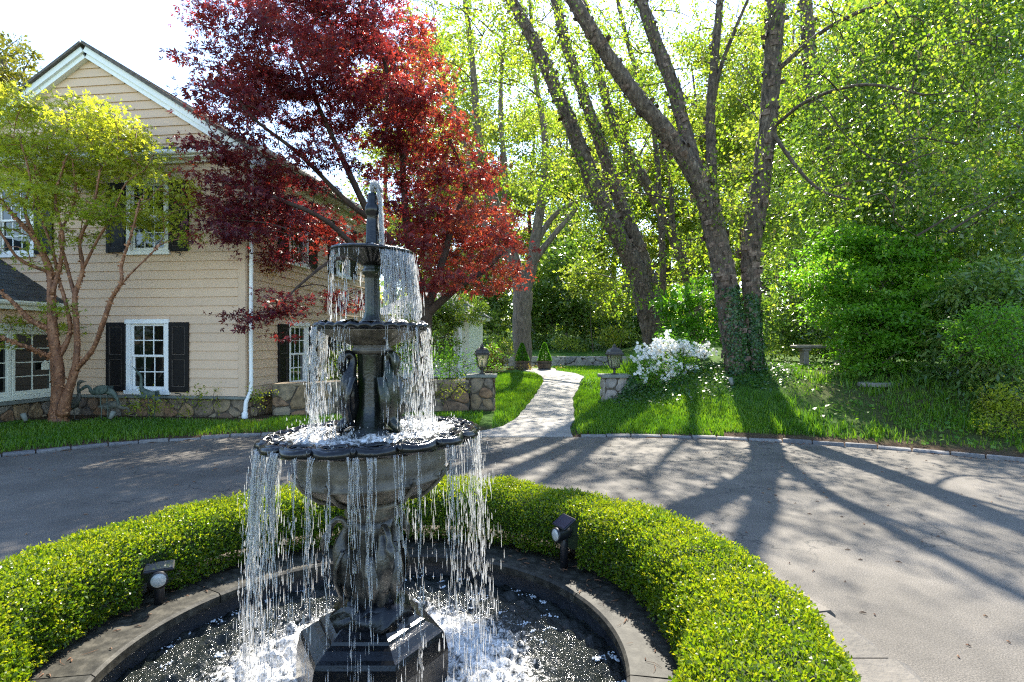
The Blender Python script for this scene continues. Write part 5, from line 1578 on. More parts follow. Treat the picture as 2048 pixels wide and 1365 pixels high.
A_ST = [[(1478, 800, 57, 12), (1474, 740, 46, 12), (1468, 680, 46, 12), (1456, 600, 46, 12), (1443, 520, 43, 12), (1424, 440, 41, 12), (1400, 370, 37, 11.9), (1345, 280, 33, 11.8), (1270, 190, 30, 11.7), (1195, 80, 27, 11.6), (1140, -10, 26, 11.6), (1125, -40, 24, 11.6)],
        [(1512, 800, 49, 12.1), (1509, 740, 39, 12.1), (1505, 660, 35, 12.1), (1503, 580, 34, 12.1), (1501, 520, 36, 12.1), (1506, 460, 39, 12.1), (1517, 400, 36, 12.1), (1528, 320, 34, 12.1), (1539, 220, 33, 12.1), (1547, 100, 33, 12.1), (1554, -20, 32, 12.1), (1557, -60, 30, 12.1)],
        [(1440, 500, 26, 12.05), (1428, 400, 20, 12.2), (1422, 300, 19, 12.3), (1422, 200, 17, 12.4), (1432, 90, 15, 12.5), (1442, -20, 13, 12.6)],
        [(1400, 370, 30, 11.95), (1372, 270, 27, 12.2), (1345, 170, 26, 12.4), (1310, 80, 24, 12.6), (1278, -10, 22, 12.7), (1262, -50, 20, 12.75)],
        [(1425, 210, 10, 12.4), (1440, 140, 8, 12.4), (1470, 60, 7, 12.4), (1500, -10, 5, 12.4)],
        [(1535, 250, 9, 12.1), (1590, 330, 7, 11.6), (1640, 380, 5, 11.2), (1700, 400, 4, 10.8)],
        [(1545, 150, 10, 12.1), (1650, 60, 8, 11.4), (1780, 0, 7, 10.6), (1920, -40, 5, 10)],
        [(1540, 260, 8, 12.1), (1620, 200, 7, 11.2), (1730, 170, 6, 10.4), (1850, 190, 4, 9.8)]]
# --- peeling trunk cluster with ivy at its foot
birch('massive twin trunked river birch with ivy climbing its foot', P(1490, 790, 12.05)[:2], A_ST,
      [(1080, 1600, -15, 160, 11.5, 13.8, .26), (1180, 1560, 150, 420, 11.6, 13.8, .15), (1600, 2080, -15, 250, 9, 11.5, .2), (1640, 2060, 220, 480, 9, 11.5, .10), (1400, 1640, 300, 560, 11.2, 12.2, .10), (780, 1080, -15, 40, 12, 13, .03)],
      .062, 300, 1.0, 60)
B_ST = [[(1322, 760, 58, 17), (1312, 690, 48, 17), (1290, 600, 42, 17), (1268, 530, 37, 17), (1235, 470, 34, 17), (1200, 400, 33, 17), (1165, 310, 31, 16.9), (1130, 220, 28, 16.8), (1090, 130, 25, 16.7), (1045, 40, 22, 16.6), (990, -60, 17, 16.5)],
        [(1330, 750, 47, 17.2), (1318, 670, 37, 17.2), (1298, 560, 31, 17.2), (1262, 460, 28, 17.2), (1232, 380, 25, 17.2), (1205, 300, 23, 17.2), (1170, 200, 21, 17.2), (1135, 100, 19, 17.2), (1110, 0, 17, 17.2), (1080, -100, 14, 17.2)],
        [(1400, 720, 27, 19), (1385, 590, 23, 19), (1345, 470, 21, 19), (1300, 380, 20, 19), (1250, 290, 18, 19), (1215, 210, 17, 19), (1190, 110, 16, 19), (1165, 0, 14, 19)],
        [(1326, 690, 17, 17.6), (1326, 560, 13, 17.6), (1322, 440, 12, 17.6), (1314, 320, 10, 17.6), (1300, 200, 8, 17.6)],
        [(1345, 470, 11, 19), (1340, 360, 9, 19), (1300, 220, 9, 19), (1260, 100, 9, 19), (1230, -20, 7, 19)]]
birch('leaning clump of slimmer river birch trunks behind the white azalea', P(1320, 740, 17)[:2], B_ST,
      [(860, 1420, -25, 200, 15, 19, .42), (1000, 1440, 180, 430, 15.5, 20, .32), (1150, 1460, 420, 620, 16, 20, .2)], .085, 300, .8, 90)

# --- smooth grey tree behind the planters
T_ST = [[(1046, 760, 46, 28), (1045, 720, 38, 28), (1044, 640, 36, 28), (1044, 585, 38, 28), (1030, 530, 26, 28), (1005, 450, 22, 27.8), (975, 360, 20, 27.5), (955, 260, 16, 27.3), (945, 130, 12, 27), (930, 0, 9, 27)],
        [(1046, 590, 30, 28), (1062, 540, 24, 28), (1072, 470, 20, 28), (1085, 380, 16, 28), (1090, 280, 12, 28), (1070, 150, 9, 28), (1060, 0, 7, 28)],
        [(1064, 530, 14, 28), (1100, 480, 12, 28), (1150, 420, 9, 28), (1190, 350, 7, 28)], [(1070, 490, 13, 28), (1110, 430, 10, 28), (1165, 400, 8, 28), (1230, 380, 6, 28)],
        [(1030, 530, 14, 28), (1000, 500, 12, 28), (960, 430, 10, 28), (930, 300, 8, 28), (900, 180, 6, 28)],
        [(1005, 450, 12, 27.8), (1010, 340, 10, 28), (1000, 220, 8, 28), (1010, 60, 6, 28)], [(975, 360, 12, 27.5), (930, 280, 9, 27.5), (890, 180, 7, 27.5), (870, 60, 5, 27.5)]]
pads = px_pads([(900, 120, 70, 70, 27), (980, 60, 80, 60, 28), (1080, 120, 80, 70, 28), (930, 250, 60, 60, 27), (1010, 200, 70, 70, 28), (1120, 260, 70, 60, 28), (1000, 330, 60, 50, 28), (1080, 360, 60, 50, 28), (940, 370, 50, 50, 28), (1170, 350, 60, 50, 28),
                (860, 40, 70, 60, 27), (1160, 120, 70, 60, 29), (1020, 430, 40, 30, 28), (1130, 440, 50, 30, 28), (960, 0, 90, 40, 28), (1090, 0, 80, 40, 28)], 1, 1.5)
make_tree('smooth_barked_tree', 'tall grey smooth barked tree forking above the two barrel planters', 'tree', P(1045, 752, 28)[:2], T_ST, pads, (.17, .6, 'l_wood', 'plain'), 'bark_grey', density=4.2, per=22, sub=.6, twig=(.012, .06))

# --- trunk deeper in on the right with ragged bark
R_ST = [[(1690, 480, 34, 17), (1672, 390, 32, 17), (1655, 310, 30, 17), (1640, 240, 28, 17), (1622, 160, 26, 17), (1614, 60, 24, 17), (1610, -60, 22, 17)], [(1645, 260, 16, 17), (1662, 220, 14, 17), (1690, 190, 12, 17), (1730, 150, 9, 17)]]
R_ST[0] = [(1725, 740, 44, 17), (1710, 600, 38, 17)] + R_ST[0]
birch('single ragged river birch rising behind the green dogwood shrub', P(1725, 735, 17)[:2], R_ST, [(1520, 1760, -25, 260, 15.5, 18.5, .4)], .085, 130, .8, 120)
X_ST = [[(1800, 740, 60, 20), (1805, 500, 52, 20), (1808, 300, 46, 20), (1812, 100, 42, 20), (1815, -80, 38, 20)]]
pads = px_pads([(1780, 20, 90, 60, 19), (1900, 60, 100, 70, 19), (1700, 80, 80, 60, 20), (1960, 200, 80, 60, 19)], 1, 1)
make_tree('woodland_tree', 'tall brown trunk standing behind the dark holly', 'tree', P(1800, 740, 20)[:2], X_ST, pads, (.12, .6, 'l_wood', 'plain'), 'bark_birch', density=5, per=20, sub=.4)

# --- generic shrub from pads
def shrub(name, label, base, pads, leaf, density, per=24, sub=.2, cat='shrub', group=None, bark='bark_dark', stems=5, flat=False, up=.6, droop=.1):
    b = np.array([base[0], base[1], gz(*base)])
    t = thing(name, label, cat, b, 0.0, group)
    nodes = [b + np.array([rng.normal(0, .12), rng.normal(0, .12), .05]) for _ in range(stems)]
    pos, cl, out, tb = pad_points(pads, density, sub, per, flat)
    g = gz(*base)
    keep = pos[:, 2] > ground_z(pos[:, 0], pos[:, 1]) + .02
    pos, out, tb = pos[keep], out[keep], tb[keep]
    sel = rng.choice(len(cl), min(len(cl), 160), False)
    cc = [c for c in list(cl[sel]) if c[2] > gz(c[0], c[1])]
    tw = grow(nodes, [p for p, _ in pads] + cc, .004, .035, .12)
    part('stem', tw, M[bark], t, False, off=b, kind='stuff')
    L, W, mat, kd = leaf
    leafobj(t, b, pos, out, tb, mat, L, W, kd, name='foliage', up=up, droop=droop)
    return t
# green layered dogwood
pads = px_pads([(1740, 520, 120, 40, 12.6), (1650, 560, 80, 38, 12.4), (1760, 580, 120, 36, 12.2), (1860, 560, 100, 40, 12.6), (1690, 620, 70, 34, 12.2), (1740, 640, 100, 34, 11.8), (1840, 630, 110, 36, 12), (1735, 690, 70, 28, 11.8), (1790, 690, 90, 30, 11.4),
                (1870, 690, 70, 30, 11.6), (1745, 735, 50, 22, 11.5), (1800, 750, 70, 26, 11.2), (1690, 480, 70, 28, 13), (1800, 500, 100, 36, 13), (1900, 610, 70, 40, 12)], 2, .4)
shrub('dogwood_shrub', 'broad layered bright green shrub arching over the stone bench', P(1790, 790, 12.3)[:2], pads, (.085, .55, 'l_shrub', 'plain'), 34, 30, .22, flat=True, up=1.2, stems=8)
# dark holly wall on the right
pads = px_pads([(1760, 130, 110, 80, 14), (1900, 110, 120, 80, 13.5), (2040, 120, 90, 90, 13), (1720, 260, 110, 80, 14), (1850, 260, 120, 80, 13.5), (2000, 280, 110, 80, 13), (1700, 380, 100, 70, 14), (1830, 400, 120, 70, 13.5), (1970, 420, 110, 80, 13), (2060, 420, 80, 90, 12.6),
                (1950, 520, 110, 60, 12.6), (1880, 480, 100, 50, 13), (2050, 560, 70, 70, 12), (1780, 440, 90, 50, 14), (1900, 10, 130, 60, 13.5), (2040, 0, 100, 60, 13), (1800, 30, 90, 50, 14)], 2, .7)
shrub('holly_tree', 'towering dark glossy holly hanging with birch catkins', (9.6, 13.6), pads, (.12, .5, 'l_holly', 'plain'), 14, 24, .34, 'tree', stems=6)
# rhododendron at the right edge
pads = px_pads([(1960, 600, 80, 44, 10.4), (2040, 640, 60, 50, 9.8), (1930, 680, 70, 40, 10.2), (2010, 720, 70, 44, 9.8), (1900, 760, 55, 36, 10.2), (1960, 800, 70, 40, 9.8), (2050, 780, 50, 50, 9.4), (1890, 820, 45, 26, 10), (1990, 560, 70, 40, 10.6), (1940, 860, 60, 26, 9.6)], 2, .3)
shrub('rhododendron', 'dark leathery rhododendron with long drooping leaves', P(1970, 860, 9.9)[:2], pads, (.125, .33, 'l_rhodo', 'plain'), 40, 24, .22, stems=7, droop=.3)
pads = px_pads([(2020, 840, 50, 30, 8.7), (1995, 800, 40, 24, 8.9), (2050, 800, 40, 30, 8.6), (1980, 860, 30, 18, 8.6)], 2, .2)
shrub('azalea_shrub', 'light yellow green azalea before the rhododendron near kerb', P(2015, 880, 8.7)[:2], pads, (.055, .4, 'l_lime', 'plain'), 60, 26, .14)
pads = px_pads([(1960, 660, 60, 26, 9.3), (2030, 700, 50, 26, 9.1), (2000, 630, 50, 22, 9.4), (1950, 700, 40, 20, 9.3)], 2, .2)
shrub('azalea_shrub', 'light green azalea growing up against the rhododendron face', P(2000, 850, 9.25)[:2], pads, (.06, .4, 'l_shrub', 'plain'), 60, 26, .14)
# pieris / laurel between the birch and the bench
pads = px_pads([(1570, 620, 60, 34, 15), (1620, 590, 60, 36, 15.4), (1560, 670, 50, 28, 14.6), (1610, 660, 50, 28, 14.8), (1590, 550, 60, 34, 16)], 2, .5)
shrub('laurel_shrub', 'pale glinting laurel shrub behind the stone bench', (7.2, 15.2), pads, (.12, .4, 'l_rhodo', 'plain'), 22, 24, .24)
pads = px_pads([(1610, 420, 70, 60, 19), (1600, 520, 80, 50, 18), (1660, 480, 60, 50, 18), (1580, 330, 60, 60, 20)], 2, .8)
shrub('hemlock_tree', 'feathery dark evergreen standing between birch and holly', (9.5, 18.6), pads, (.13, .3, 'l_holly', 'plain'), 16, 24, .34, 'tree')
pads = px_pads([(1560, 700, 40, 22, 15.8), (1610, 695, 40, 22, 16), (1660, 690, 50, 26, 15.6), (1700, 700, 50, 26, 15), (1540, 670, 30, 24, 16.4)], 2, .3)
shrub('boxwood_shrub', 'low dark shrub filling the shade right behind the bench', (8.2, 15.9), pads, (.09, .45, 'l_holly', 'plain'), 24, 24, .2)
# understory between the two birches
pads = px_pads([(1390, 620, 60, 34, 14.6), (1360, 660, 50, 26, 14.4), (1420, 580, 50, 30, 14.8), (1400, 670, 50, 26, 14.2), (1345, 610, 40, 24, 15)], 2, .3)
shrub('viburnum_shrub', 'open green viburnum between the two birch clumps', (4.8, 14.6), pads, (.13, .45, 'l_shrub', 'plain'), 20, 22, .22, flat=True, up=1.2)
pads = px_pads([(1440, 660, 28, 60, 14.8), (1440, 600, 30, 40, 15)], 2, .2)

# shrubs behind the low wall and along the side of the house
def low(label, px, py, Y, rx, ry, mat, L, n=3, name='azalea_shrub', dens=38, W=.45, by=None):
    pads = px_pads([(px + rng.normal(0, rx * .5), py + rng.normal(0, ry * .3), rx * .7, ry * .75, Y + rng.normal(0, .2)) for _ in range(n)] + [(px, py, rx * .8, ry, Y)], 1, .1)
    return shrub(name, label, P(px, py + ry, Y)[:2], pads, (L, W, mat, 'plain'), dens, 22, .14)
low('bright green shrub spilling over the low wall beside pier', 890, 720, 13.2, 60, 36, 'l_shrub', .06, 4)
low('small green shrub against the low wall face', 905, 775, 11.9, 30, 20, 'l_lime', .05)
low('thin leafy shrub at the foot of the side window', 520, 790, 11.45, 30, 24, 'l_lime', .055, 2, dens=8)
low('lime shrub half hiding the upright crane statue', 290, 815, 10.9, 38, 20, 'l_lime', .055, 3, dens=12)
low('thin green shrub below the corner shutter', 395, 800, 11.1, 45, 30, 'l_lime', .055, 3, dens=7)
low('dark bushy shrub growing below the side windows', 690, 740, 13.6, 50, 38, 'l_holly', .06, 4, 'boxwood_shrub')
low('grey green shrub spreading before the cream outbuilding', 880, 630, 17, 60, 36, 'l_holly', .10, 9, 'juniper_shrub', W=.35)
low('deep green juniper behind the lantern on the low wall', 850, 690, 16, 50, 40, 'l_holly', .09, 6, 'juniper_shrub', W=.35)
low('golden twiggy shrub beside the grey tree trunk', 985, 715, 25, 34, 22, 'l_gold', .10, 4, 'spirea_shrub')
low('golden ground shrub between the two barrel planters', 1066, 742, 27.9, 14, 8, 'l_gold', .09, 2, 'spirea_shrub')
low('golden ground shrub at the path bend by the planter', 1125, 743, 27.2, 22, 8, 'l_gold', .09, 2, 'spirea_shrub')
low('golden ground cover running along lawn behind the pier', 1000, 742, 26.5, 36, 9, 'l_gold', .09, 3, 'spirea_shrub')
# dark evergreens across the back of the lawn
for k, (px, py, rx, ry, Y) in enumerate([(980, 620, 60, 80, 36), (1090, 600, 50, 100, 38), (1150, 620, 60, 90, 37), (1220, 640, 50, 60, 40), (930, 560, 60, 90, 40), (1130, 520, 50, 60, 42), (1300, 620, 60, 70, 44)]):
    pads = px_pads([(px + rng.normal(0, rx * .35), py + rng.normal(0, ry * .4), rx * .6, ry * .45, Y) for _ in range(9)], 1, 1.2)
    shrub('evergreen_shrub', ['dark evergreen between the cream outbuilding and grey tree trunk', 'dark evergreen straight behind the open path end planter', 'dark evergreen standing above the grey retaining wall', 'dark evergreen behind the lantern on the pale pier', 'dark evergreen rising behind the cream outbuilding roof', 'tallest dark evergreen topping the row above the retaining wall', 'dark evergreen behind the leaning birch clump'][k], ((px - 1024) / F * Y, Y), pads, (.28, .5, 'l_holly', 'plain'), 6, 22, .5, 'shrub', 'dark evergreens behind the lawn')
for k, (px, py, rx, ry, Y) in enumerate([(1190, 560, 60, 50, 33), (1240, 600, 50, 40, 34), (1210, 670, 40, 20, 35), (1010, 690, 30, 16, 33), (1150, 690, 36, 14, 34)]):
    pads = px_pads([(px + rng.normal(0, rx * .5), py + rng.normal(0, ry * .4), rx * .6, ry * .5, Y) for _ in range(6)], 1, .8)
    shrub('lime_understory', ['broad light green sapling spreading high beside leaning birch clump', 'light green sapling touching the leaning birch trunks', 'low light green sapling at the foot of leaning birches', 'low light green sapling beside the grey tree trunk', 'low light green sapling on lawn above the retaining wall'][k], ((px - 1024) / F * Y, Y), pads, (.2, .55, 'l_wood', 'plain'), 7, 20, .45, 'shrub', 'spring saplings before the evergreens', flat=True)

# woodland beyond: three prototype trees, copied
protos = []
for k in range(3):
    t = thing('woodland_tree', 'tall pale green spring tree in the woods beyond the lawn', 'tree', (0, 60, 0), 0, 'spring trees in the woods beyond the lawn')
    hgt = 17; nodes = []; mb = MB()
    main = spline([(0, 0, -1), (.3 * k, .2, 5), (.2, -.3, 10), (.5 - .4 * k, .2, hgt)], 14)
    mb.tube(main, np.linspace(.3, .05, 14), 9); nodes += list(main[3:])
    for j in range(7):
        a = rng.random() * 6.28; z0 = 4 + 9 * rng.random(); s0 = np.array([.2, 0, z0])
        e = s0 + np.array([math.cos(a) * 2.8, math.sin(a) * 2.8, 3.2]); st = spline([s0, (s0 + e) / 2 + (0, 0, .2), e], 7); mb.tube(st, np.linspace(.11, .03, 7), 6); nodes += list(st)
    part('trunk', mb, M['bark_grey'], t, True)
    pads = []
    for j in range(26):
        a = rng.random() * 6.28; z = 3.5 + 14 * rng.random(); r = 3.4 * rng.random() ** .6 * (1.15 - .4 * z / 17)
        pads.append((np.array([r * math.cos(a), r * math.sin(a), z]), (1.2, 1.2, .8)))
    pos, cl, out, tb = pad_points(pads, 4.0, .75, 40)
    leafobj(t, np.zeros(3), pos, out, tb, 'l_wood', .20, .6)
    protos.append(t)
spots = []
for i, (px, Y) in enumerate([(850, 50), (930, 57), (1000, 54), (1065, 60), (1130, 55), (1195, 62), (1255, 54), (1325, 58), (1395, 52), (1465, 60), (1535, 48), (1600, 54), (1665, 40), (1745, 46), (1835, 36), (1930, 40), (2040, 34), (780, 60), (1510, 42), (1625, 30), (1370, 64), (1960, 28), (890, 64), (1100, 66), (1230, 68), (1580, 34), (1700, 32), (1770, 35), (1440, 50)]):
    o = protos[i % 3] if i < 3 else copy_tree(protos[i % 3])
    X = (px - 1024) / F * Y
    o.location = (X, Y, gz(X, Y)); sc_ = (1.05 + .3 * rng.random()) * (1.2 if Y > 46 else 1.0)
    o.rotation_euler = (0, 0, rng.random() * 6.28); o.scale = (sc_ * 1.05, sc_ * 1.05, sc_)
# far wood closing the view
n = 26000
X = rng.uniform(-70, 90, n); Yv = rng.uniform(66, 95, n); zc = rng.random(n) ** 1.9 * (9 + 4 * np.sin(X * .35) + 3 * np.sin(X * .9 + 2)) - .6
pos = np.c_[X, Yv, zc + ground_z(X, Yv)]
V, Qd = leaf_quads(pos, rgauss(n), nrm(rgauss(n)), .9, .6, .2)
tag(link('far_wood', mesh_np('far_wood', V, Qd, M['l_wood'], rng.random(n))), 'hazy pale green mass of far woodland beyond the lawn', 'woodland', kind='stuff')
# oak behind the house
b = np.array([-22.5, 25, 0.2])
t = thing('oak_tree', 'olive green oak crown showing behind the house gable', 'tree', b)
mb = MB().tube(spline([(0, 0, -1), (.2, 0, 6), (0, .2, 14)], 10), np.linspace(.4, .1, 10), 9); part('trunk', mb, M['bark_grey'], t, True)
pads = px_pads([(20, 110, 50, 40, 25), (-10, 150, 60, 50, 25), (40, 170, 40, 30, 25), (10, 200, 60, 40, 25), (-60, 100, 70, 50, 25), (60, 150, 25, 18, 25), (-50, 210, 70, 60, 25), (-100, 160, 80, 60, 25)], 2, 1.5)
pos, cl, out, tb = pad_points(pads, 5, .4, 24)
part('branches', grow([b + (0, 0, 8.), b + (0, 0, 12.), b + (0, 0, 14.)], list(cl[::3]), .015, .1), M['bark_dark'], t, False, off=b, kind='stuff')
leafobj(t, b, pos, out, tb, 'l_oak', .19, .5)

# --- white azalea
AZ = px_pads([(1330, 715, 60, 28, 12.9), (1290, 735, 36, 26, 12.8), (1375, 705, 40, 20, 13), (1320, 755, 50, 26, 12.6), (1370, 745, 40, 24, 12.7), (1345, 690, 36, 16, 13.1)], 2, .2)
az = shrub('white_azalea', 'white flowering azalea blooming between right pier and birch', P(1330, 790, 12.8)[:2], AZ, (.055, .42, 'l_shrub', 'plain'), 50, 22, .15)
az['label'] = 'white flowering azalea in full bloom before the birches'
fc_ = []
for (px, py, rx, ry, n) in ((1325, 700, 48, 14, 150), (1300, 712, 26, 12, 70), (1385, 700, 34, 14, 90), (1345, 690, 34, 10, 70), (1310, 735, 26, 8, 45), (1345, 738, 20, 12, 40), (1375, 735, 16, 8, 22), (1338, 765, 14, 10, 34), (1365, 750, 12, 5, 14), (1395, 745, 6, 5, 8), (1385, 755, 6, 4, 6), (1283, 742, 10, 8, 12), (1320, 770, 8, 4, 8), (1290, 765, 5, 5, 5), (1410, 700, 10, 8, 16)):
    for _ in range(int(n * .42)):
        c = P(px + rng.normal(0, rx * .55), py + rng.normal(0, ry * .6), 12.4 + rng.random() * .4)
        for _ in range(int(rng.integers(4, 8))): fc_.append(c + rgauss(1, .035)[0])
fc_ = np.array(fc_); V = []
axis = nrm(rgauss(len(fc_), .5) + np.array([0, -.8, .6])); u = nrm(np.cross(axis, rgauss(len(fc_)))); w = np.cross(axis, u)
for k in range(5):
    a = k * 2 * np.pi / 5; d_ = u * math.cos(a) + w * math.sin(a)
    v, _ = leaf_quads(fc_, d_ + axis * .35, axis, .042, .034, .1); V.append(v)
V = np.concatenate(V); b = np.array(az.location)
tag(link('flowers', mesh_np('flowers', V - b, np.arange(len(V)).reshape(-1, 4), M['l_flower'], rng.random(len(V) // 4)), az), kind='stuff')

# --- ivy on the birch foot and ground cover round the pier
def ivy(name, label, centres, nrmv, mat='l_ivy', L=.05, cat='ivy'):
    n = len(centres)
    d = nrm(rgauss(n, .6) + np.array([0, 0, -.6])); nn = nrm(nrmv + rgauss(n, .35))
    d = nrm(d - nn * np.sum(d * nn, 1, keepdims=True) * .8); Ls = L * (.6 + .7 * rng.random(n))
    V1, q1 = leaf_quads(centres, d, nn, Ls, Ls * .9, .12)
    return tag(link(name, mesh_np(name, V1, q1, M[mat], rng.random(n))), label, cat, kind='stuff')
cs = []; nv = []
for st, lim, dens in ((A_ST[0], 575, 2600), (A_ST[1], 590, 3000)):
    path, rr = px_stem(st, 90)
    k = rng.random(dens) ** 1.6; pyv = 800 - k * (800 - lim); 
    ppy = np.array([682.5 - (p[2] - H) * F / p[1] for p in path])
    o_ = np.argsort(ppy); xi = np.interp(pyv, ppy[o_], path[o_, 0]); yi = np.interp(pyv, ppy[o_], path[o_, 1]); zi = np.interp(pyv, ppy[o_], path[o_, 2]); ri = np.interp(pyv, ppy[o_], rr[o_])
    spread = .5 + 1.3 * (1 - k)
    a = -np.pi / 2 + rng.normal(0, 1, dens) * spread * .75 + (.35 if lim == 575 else -.2)
    e = np.c_[np.cos(a), np.sin(a), np.zeros(dens)]
    cs.append(np.c_[xi, yi, zi] + e * (ri * 1.06 + .02 * rng.random(dens))[:, None]); nv.append(e)
ivy('ivy', 'dark green ivy climbing the twin birch trunks', np.concatenate(cs), np.concatenate(nv))
def cover(n, x0, x1, y0, y1, f, L, mat, name, label, lift=.12, cat='ground cover'):
    X = rng.uniform(x0, x1, n); Yv = rng.uniform(y0, y1, n); k = f(X, Yv) > rng.random(n); X, Yv = X[k], Yv[k]
    pos = np.c_[X, Yv, ground_z(X, Yv) + .01 + lift * rng.random(len(X))]
    return ivy(name, label, pos, np.tile([0, -.2, 1.0], (len(X), 1)), mat, L, cat)
def blob(cx, cy, rx, ry): return lambda X, Y: np.clip(1.6 - 1.6 * (((X - cx) / rx) ** 2 + ((Y - cy) / ry) ** 2), 0, 1)
cover(9000, 2.2, 6.2, 10.6, 13.6, lambda X, Y: np.maximum(np.maximum(blob(3.1, 12.5, 1.1, 1.1)(X, Y), blob(4.9, 11.9, 1.1, 1.1)(X, Y)), .5 * blob(4, 12.2, 2.2, 1.3)(X, Y)), .055, 'l_ivy', 'ivy_cover', 'dark ivy carpet round the pale pier and birch foot')
cover(7000, 5, 8.5, 9, 15, lambda X, Y: .5 * blob(6.3, 12.6, 2, 2.4)(X, Y), .05, 'l_shrub', 'vinca_cover', 'small leaved green ground cover before the stone bench', .08)
cover(3500, 5.2, 9.2, 6.5, 10.2, lambda X, Y: (kerb_d(X, Y) > .25) * .5 * (.4 + .6 * np.sin(X * 3) * np.sin(Y * 2.3)), .075, 'l_shrub', 'strawberry_cover', 'broad leaved green weeds along the kerb bed', .08)
# ivy up the pale pier
n = 700; cxy = np.array([2.34, 13.0])
pos = np.c_[cxy[0] + .10 + .34 * rng.random(n), cxy[1] - .34 - .05 * rng.random(n), .2 + .62 * rng.random(n) ** 1.3 * 1.0]
pos = pos[(pos[:, 0] - cxy[0]) > (pos[:, 2] - .2) * .5 - .05]
ivy('ivy', 'dark ivy tangle creeping up the pale pier corner', pos, np.tile([0, -1.0, .2], (len(pos), 1)))

# --- grass
def grass(name, label, X, Yv, h0, h1, mat='l_grass', wid=.006, lean=.35, cat='grass'):
    n = len(X); z = ground_z(X, Yv); h = h0 + (h1 - h0) * rng.random(n)
    a = rng.random(n) * 6.28; e = np.c_[np.cos(a), np.sin(a), np.zeros(n)]; a2 = rng.random(n) * 6.28; f = np.c_[np.cos(a2), np.sin(a2), np.zeros(n)]
    w = wid * (.6 + .8 * rng.random(n))[:, None]; b = np.c_[X, Yv, z - .01]; ln = lean * h[:, None] * (.3 + rng.random((n, 1)))
    V = np.stack([b - e * w, b + e * w, b + f * ln * .35 + e * w * .8 + np.c_[np.zeros((n, 2)), h * .6], b + f * ln * .35 - e * w * .8 + np.c_[np.zeros((n, 2)), h * .6],
                  b + f * ln + np.c_[np.zeros((n, 2)), h], b + f * ln + e * w * .15 + np.c_[np.zeros((n, 2)), h]], 1)
    I = np.arange(n)[:, None] * 6
    Qd = np.concatenate([I + np.array([[0, 1, 2, 3]]), I + np.array([[3, 2, 5, 4]])])
    tn = rng.random(n) * .7 + .3 * (.5 + .5 * np.sin(X * 2.1 + np.sin(Yv * 3)))
    return tag(link(name, mesh_np(name, V.reshape(-1, 3), Qd, M[mat], np.tile(tn, 2))), label, cat, kind='stuff')
def scatter(n, x0, x1, y0, y1, keep):
    X = rng.uniform(x0, x1, n); Yv = rng.uniform(y0, y1, n); k = keep(X, Yv) > rng.random(n); return X[k], Yv[k]
X, Yv = scatter(70000, -9.2, -.6, 5.5, 12.2, lambda X, Y: (kerb_d(X, Y) > .14) & ((house_d(X, Y) > .62) | (X > -4.7)) & (house_d(X, Y) < 4) & ~((X > -5.2) & (Y > 11.15 + (X + 5) * .2)) & ~on_path(X, Y, .03) & ~((X < -8.0) & (house_d(X, Y) < 1.25)))
grass('lawn_grass', 'short bright green grass strip between kerb and house', X, Yv, .05, .11, wid=.007)
X, Yv = scatter(52000, -1.1, 2.2, 9.6, 24, lambda X, Y: (kerb_d(X, Y) > .12) & ~on_path(X, Y, .03) & ((X > -.36) | (Y > 13.3)) & (X > -.8) & ((X < np.interp(Y, pth[:, 0], pth[:, 1])) | (X > 1)) & ~((np.abs(X - 2.34) < .33) & (np.abs(Y - 13) < .33)))
grass('lawn_grass', 'sunlit lawn grass on both sides of the garden path', X, Yv, .06, .14, wid=.008)
def bankmask(X, Y):
    d = kerb_d(X, Y); n = .5 + .5 * np.sin(X * 1.7 + 1.3 * np.sin(Y * 1.1)) * np.sin(Y * 1.9 + np.sin(X * .8))
    m = ((d > .3) | ((d > .12) & (X < 3.5))) * (1 - .92 * ss((X - 4.2) / 1.4) * (1 - .4 * (n > .6)))
    return m * ~on_path(X, Y, .03) * ((Y < 12.6) | (X < 2.2)) * ~((np.abs(X - 2.34) < .33) & (np.abs(Y - 13) < .33))
X, Yv = scatter(95000, 1.05, 7.5, 7.2, 13.2, bankmask)
grass('bank_grass', 'fresh green grass covering the bank below the birch', X, Yv, .04, .10, wid=.007)
X, Yv = scatter(26000, .5, 9, 13, 30, lambda X, Y: (X / Y < .32) & ~on_path(X, Y, .05) * (X > np.interp(Y, pth[:, 0], pth[:, 2])) * (Y > 13))
grass('lawn_grass', 'sunlit middle lawn running back to the retaining wall', X, Yv, .05, .10, wid=.02)
# upright clumps of daffodil leaves on the mulched bed
cx_, cy_ = scatter(300, 4.4, 8.8, 7.4, 11.6, lambda X, Y: (kerb_d(X, Y) > .3) & (kerb_d(X, Y) < 3.2) & (.5 + .5 * np.sin(X * 2.3 + Y) > .25))
k = rng.integers(8, 22, len(cx_)); X = np.repeat(cx_, k) + rng.normal(0, .06, k.sum()); Yv = np.repeat(cy_, k) + rng.normal(0, .05, k.sum())
grass('daffodil_leaves', 'upright clumps of daffodil leaves in the mulched bed', X, Yv, .11, .22, wid=.009, lean=.35, cat='plants')
# tall iris clump by the pale pier
k = 420; X = 3.15 + rng.normal(0, .28, k); Yv = 14.6 + rng.normal(0, .25, k)
grass('iris_clump', 'tall clump of sword shaped iris leaves behind the pier', X, Yv, .45, .85, wid=.014, lean=.35, cat='plant')

